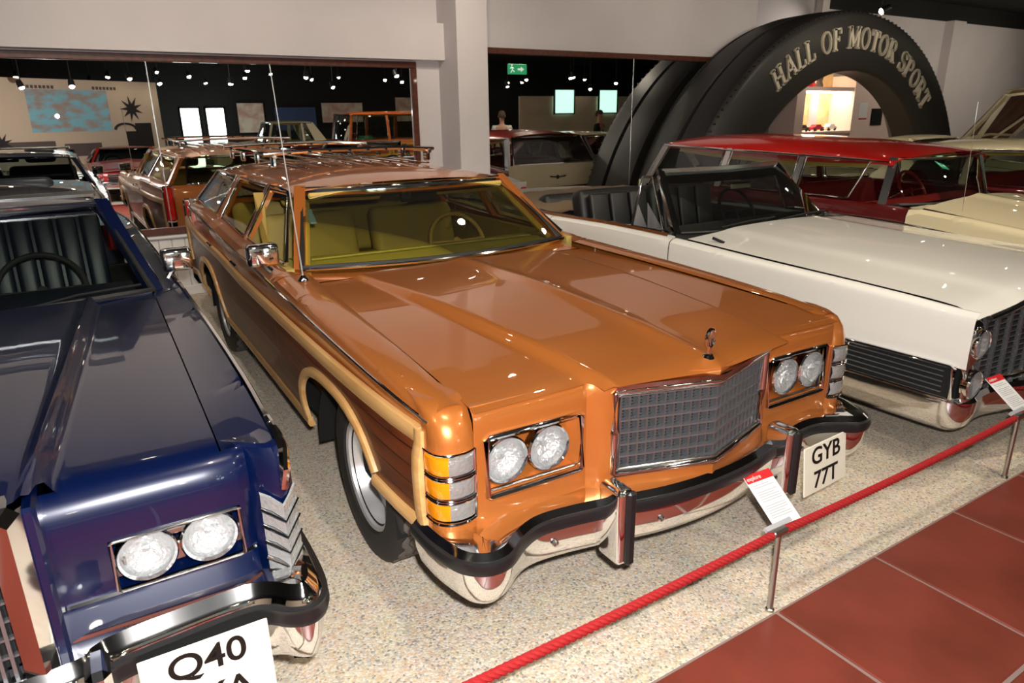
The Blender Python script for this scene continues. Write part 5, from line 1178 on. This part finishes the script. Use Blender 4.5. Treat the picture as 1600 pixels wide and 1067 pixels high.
MB().box((0, 0, 0), (.46, .03, .20), ch=.004).build('sign_board', 'exit_green', ex, smooth=False)
for s in (-1, 1): MB().tube([(s*.18, 0, .1), (s*.18, 0, 1.28)], .004, 5).build('hanger', 'dark', ex)
fg = MB(); F = .017
for a, b in (((-.15, .05), (-.13, -.01)), ((-.13, -.01), (-.17, -.07)), ((-.13, -.01), (-.08, -.05)), ((-.15, .04), (-.10, .02)), ((-.15, .04), (-.19, .01))): fg.tube([(a[0], F, a[1]), (b[0], F, b[1])], .010, 6)
fg.lathe([(0, .004), (.018, .004)], (-.145, F, .075), 'y', 12); fg.build('running_figure', 'exit_white', ex)
MB().prism([(.0, F, .02), (.08, F, .02), (.08, F, .05), (.16, F, 0), (.08, F, -.05), (.08, F, -.02), (0, F, -.02)], (0, .003, 0)).build('arrow', 'exit_white', ex, smooth=False)
# ---------------------------------------------------------------- visitors
mat('skin', srgb(214, 160, 132), .55); mat('shirt_white', srgb(226, 220, 214), .8); mat('shirt_dark', srgb(34, 34, 40), .8); mat('trousers', srgb(44, 46, 58), .85); mat('hair', srgb(86, 66, 50), .8); mat('shoe', srgb(30, 26, 24), .6)
def skin_mesh(name, verts, edges, radii, m, parent, sub=2):
    me = bpy.data.meshes.new(name); me.from_pydata(verts, edges, []); o = link(name, me, parent)
    md = o.modifiers.new('skin', 'SKIN')
    for i, v in enumerate(me.skin_vertices[0].data): rr = radii[i]; v.radius = rr if isinstance(rr, tuple) else (rr, rr); v.use_root = (i == 0)
    sb = o.modifiers.new('sub', 'SUBSURF'); sb.levels = sub; sb.render_levels = sub
    dg = bpy.context.evaluated_depsgraph_get(); dg.update(); me2 = bpy.data.meshes.new_from_object(o.evaluated_get(dg))
    o.modifiers.clear(); o.data = me2; me2.materials.clear(); me2.materials.append(MATS[m]); me2.polygons.foreach_set('use_smooth', [True]*len(me2.polygons)); return o
def person(loc, rz, label, shirt):
    R = empty('person', loc, rz); tag(R, label, 'person')
    V = [(0, 0, .98), (0, 0, 1.18), (0, .0, 1.38), (0, .01, 1.50), (0, 0, 1.58), (0, -.01, 1.68), (0, -.01, 1.77)]; r = [(.16, .11), (.155, .105), (.17, .10), (.06, .06), (.062, .065), (.078, .095), (.05, .06)]; E_ = [(i, i+1) for i in range(6)]
    def chain(st, pts, rad):
        prev = st
        for p, q in zip(pts, rad): V.append(p); r.append(q); E_.append((prev, len(V)-1)); prev = len(V)-1
        return prev
    for s in (-1, 1):
        chain(0, [(s*.10, 0, .88), (s*.11, -.02, .50), (s*.11, .01, .10), (s*.115, -.11, .04)], [.095, .062, .042, .035])
        wr = chain(2, [(s*.20, 0, 1.42), (s*.25, .03, 1.14), (s*.24, -.10, .93), (s*.235, -.13, .87)], [.062, .046, .033, (.022, .04)])
        for k, (dy, ln) in enumerate(((-.03, .070), (-.01, .082), (.01, .076), (.028, .06))): chain(wr, [(s*.232, -.145+dy, .83), (s*.226, -.155+dy, .83-ln*.55), (s*.218, -.150+dy, .83-ln)], [.0095, .0088, .007])
        chain(wr, [(s*.215, -.18, .865), (s*.205, -.195, .83)], [.011, .008])
    skin_mesh('body', V, E_, r, 'skin', R, 1)
    # clothes follow the same skeleton, a little wider
    cv = [(0, 0, .96), (0, 0, 1.18), (0, 0, 1.38), (0, .01, 1.47)]; crd = [(.185, .13), (.18, .125), (.195, .12), (.075, .07)]; ce = [(0, 1), (1, 2), (2, 3)]
    for s in (-1, 1):
        cv += [(s*.20, 0, 1.42), (s*.245, .025, 1.17)]; crd += [.078, .062]; n = len(cv); ce += [(2, n-2), (n-2, n-1)]
    skin_mesh('shirt', cv, ce, crd, shirt, R, 1)
    tv = [(0, 0, .98), (0, 0, .90)]; trd = [(.18, .125), (.17, .12)]; te = [(0, 1)]
    for s in (-1, 1):
        tv += [(s*.10, 0, .82), (s*.11, -.02, .50), (s*.11, .01, .09)]; trd += [.11, .078, .06]; n = len(tv); te += [(1, n-3), (n-3, n-2), (n-2, n-1)]
    skin_mesh('trousers', tv, te, trd, 'trousers', R, 1)
    for s in (-1, 1): MB().box((s*.115, -.05, .045), (.095, .27, .085), ch=.03).build('shoe', 'shoe', R)
    h = MB(); rows = []
    for i in range(9):
        t = PI*.62*i/8; rows.append([(.092*math.sin(t)*math.cos(a), .0+.112*math.sin(t)*math.sin(a)+.006, 1.70+.125*math.cos(t)+(-.0 if math.sin(a) > -.3 else .05*(i/8))) for a in [2*PI*k/20 for k in range(20)]])
    h.grid(rows, cv=True); h.build('hair', 'hair', R)
    f_ = MB(); f_.prism([(-.012, -.105, 1.665), (.012, -.105, 1.665), (.006, -.100, 1.715), (-.006, -.100, 1.715)], (0, -.022, 0)); f_.build('nose', 'skin', R)
    for s in (-1, 1):
        MB().lathe([(0, -.006), (.008, -.003), (.011, 0)], (s*.032, -.098, 1.715), 'y', 10).build('eye', 'dark', R); MB().box((s*.086, 0, 1.69), (.016, .035, .06), ch=.007).build('ear', 'skin', R)
    MB().box((0, -.098, 1.632), (.045, .008, .010), ch=.003).build('mouth', 'toy_red', R)
person((9.45, -.55, 0), .6, 'visitor in a white shirt walking in the aisle, reflected in the right mirror', 'shirt_white')
person((12.6, -.6, 0), 2.6, 'visitor in dark clothes in the aisle, reflected beside the cream-roofed car', 'shirt_dark')
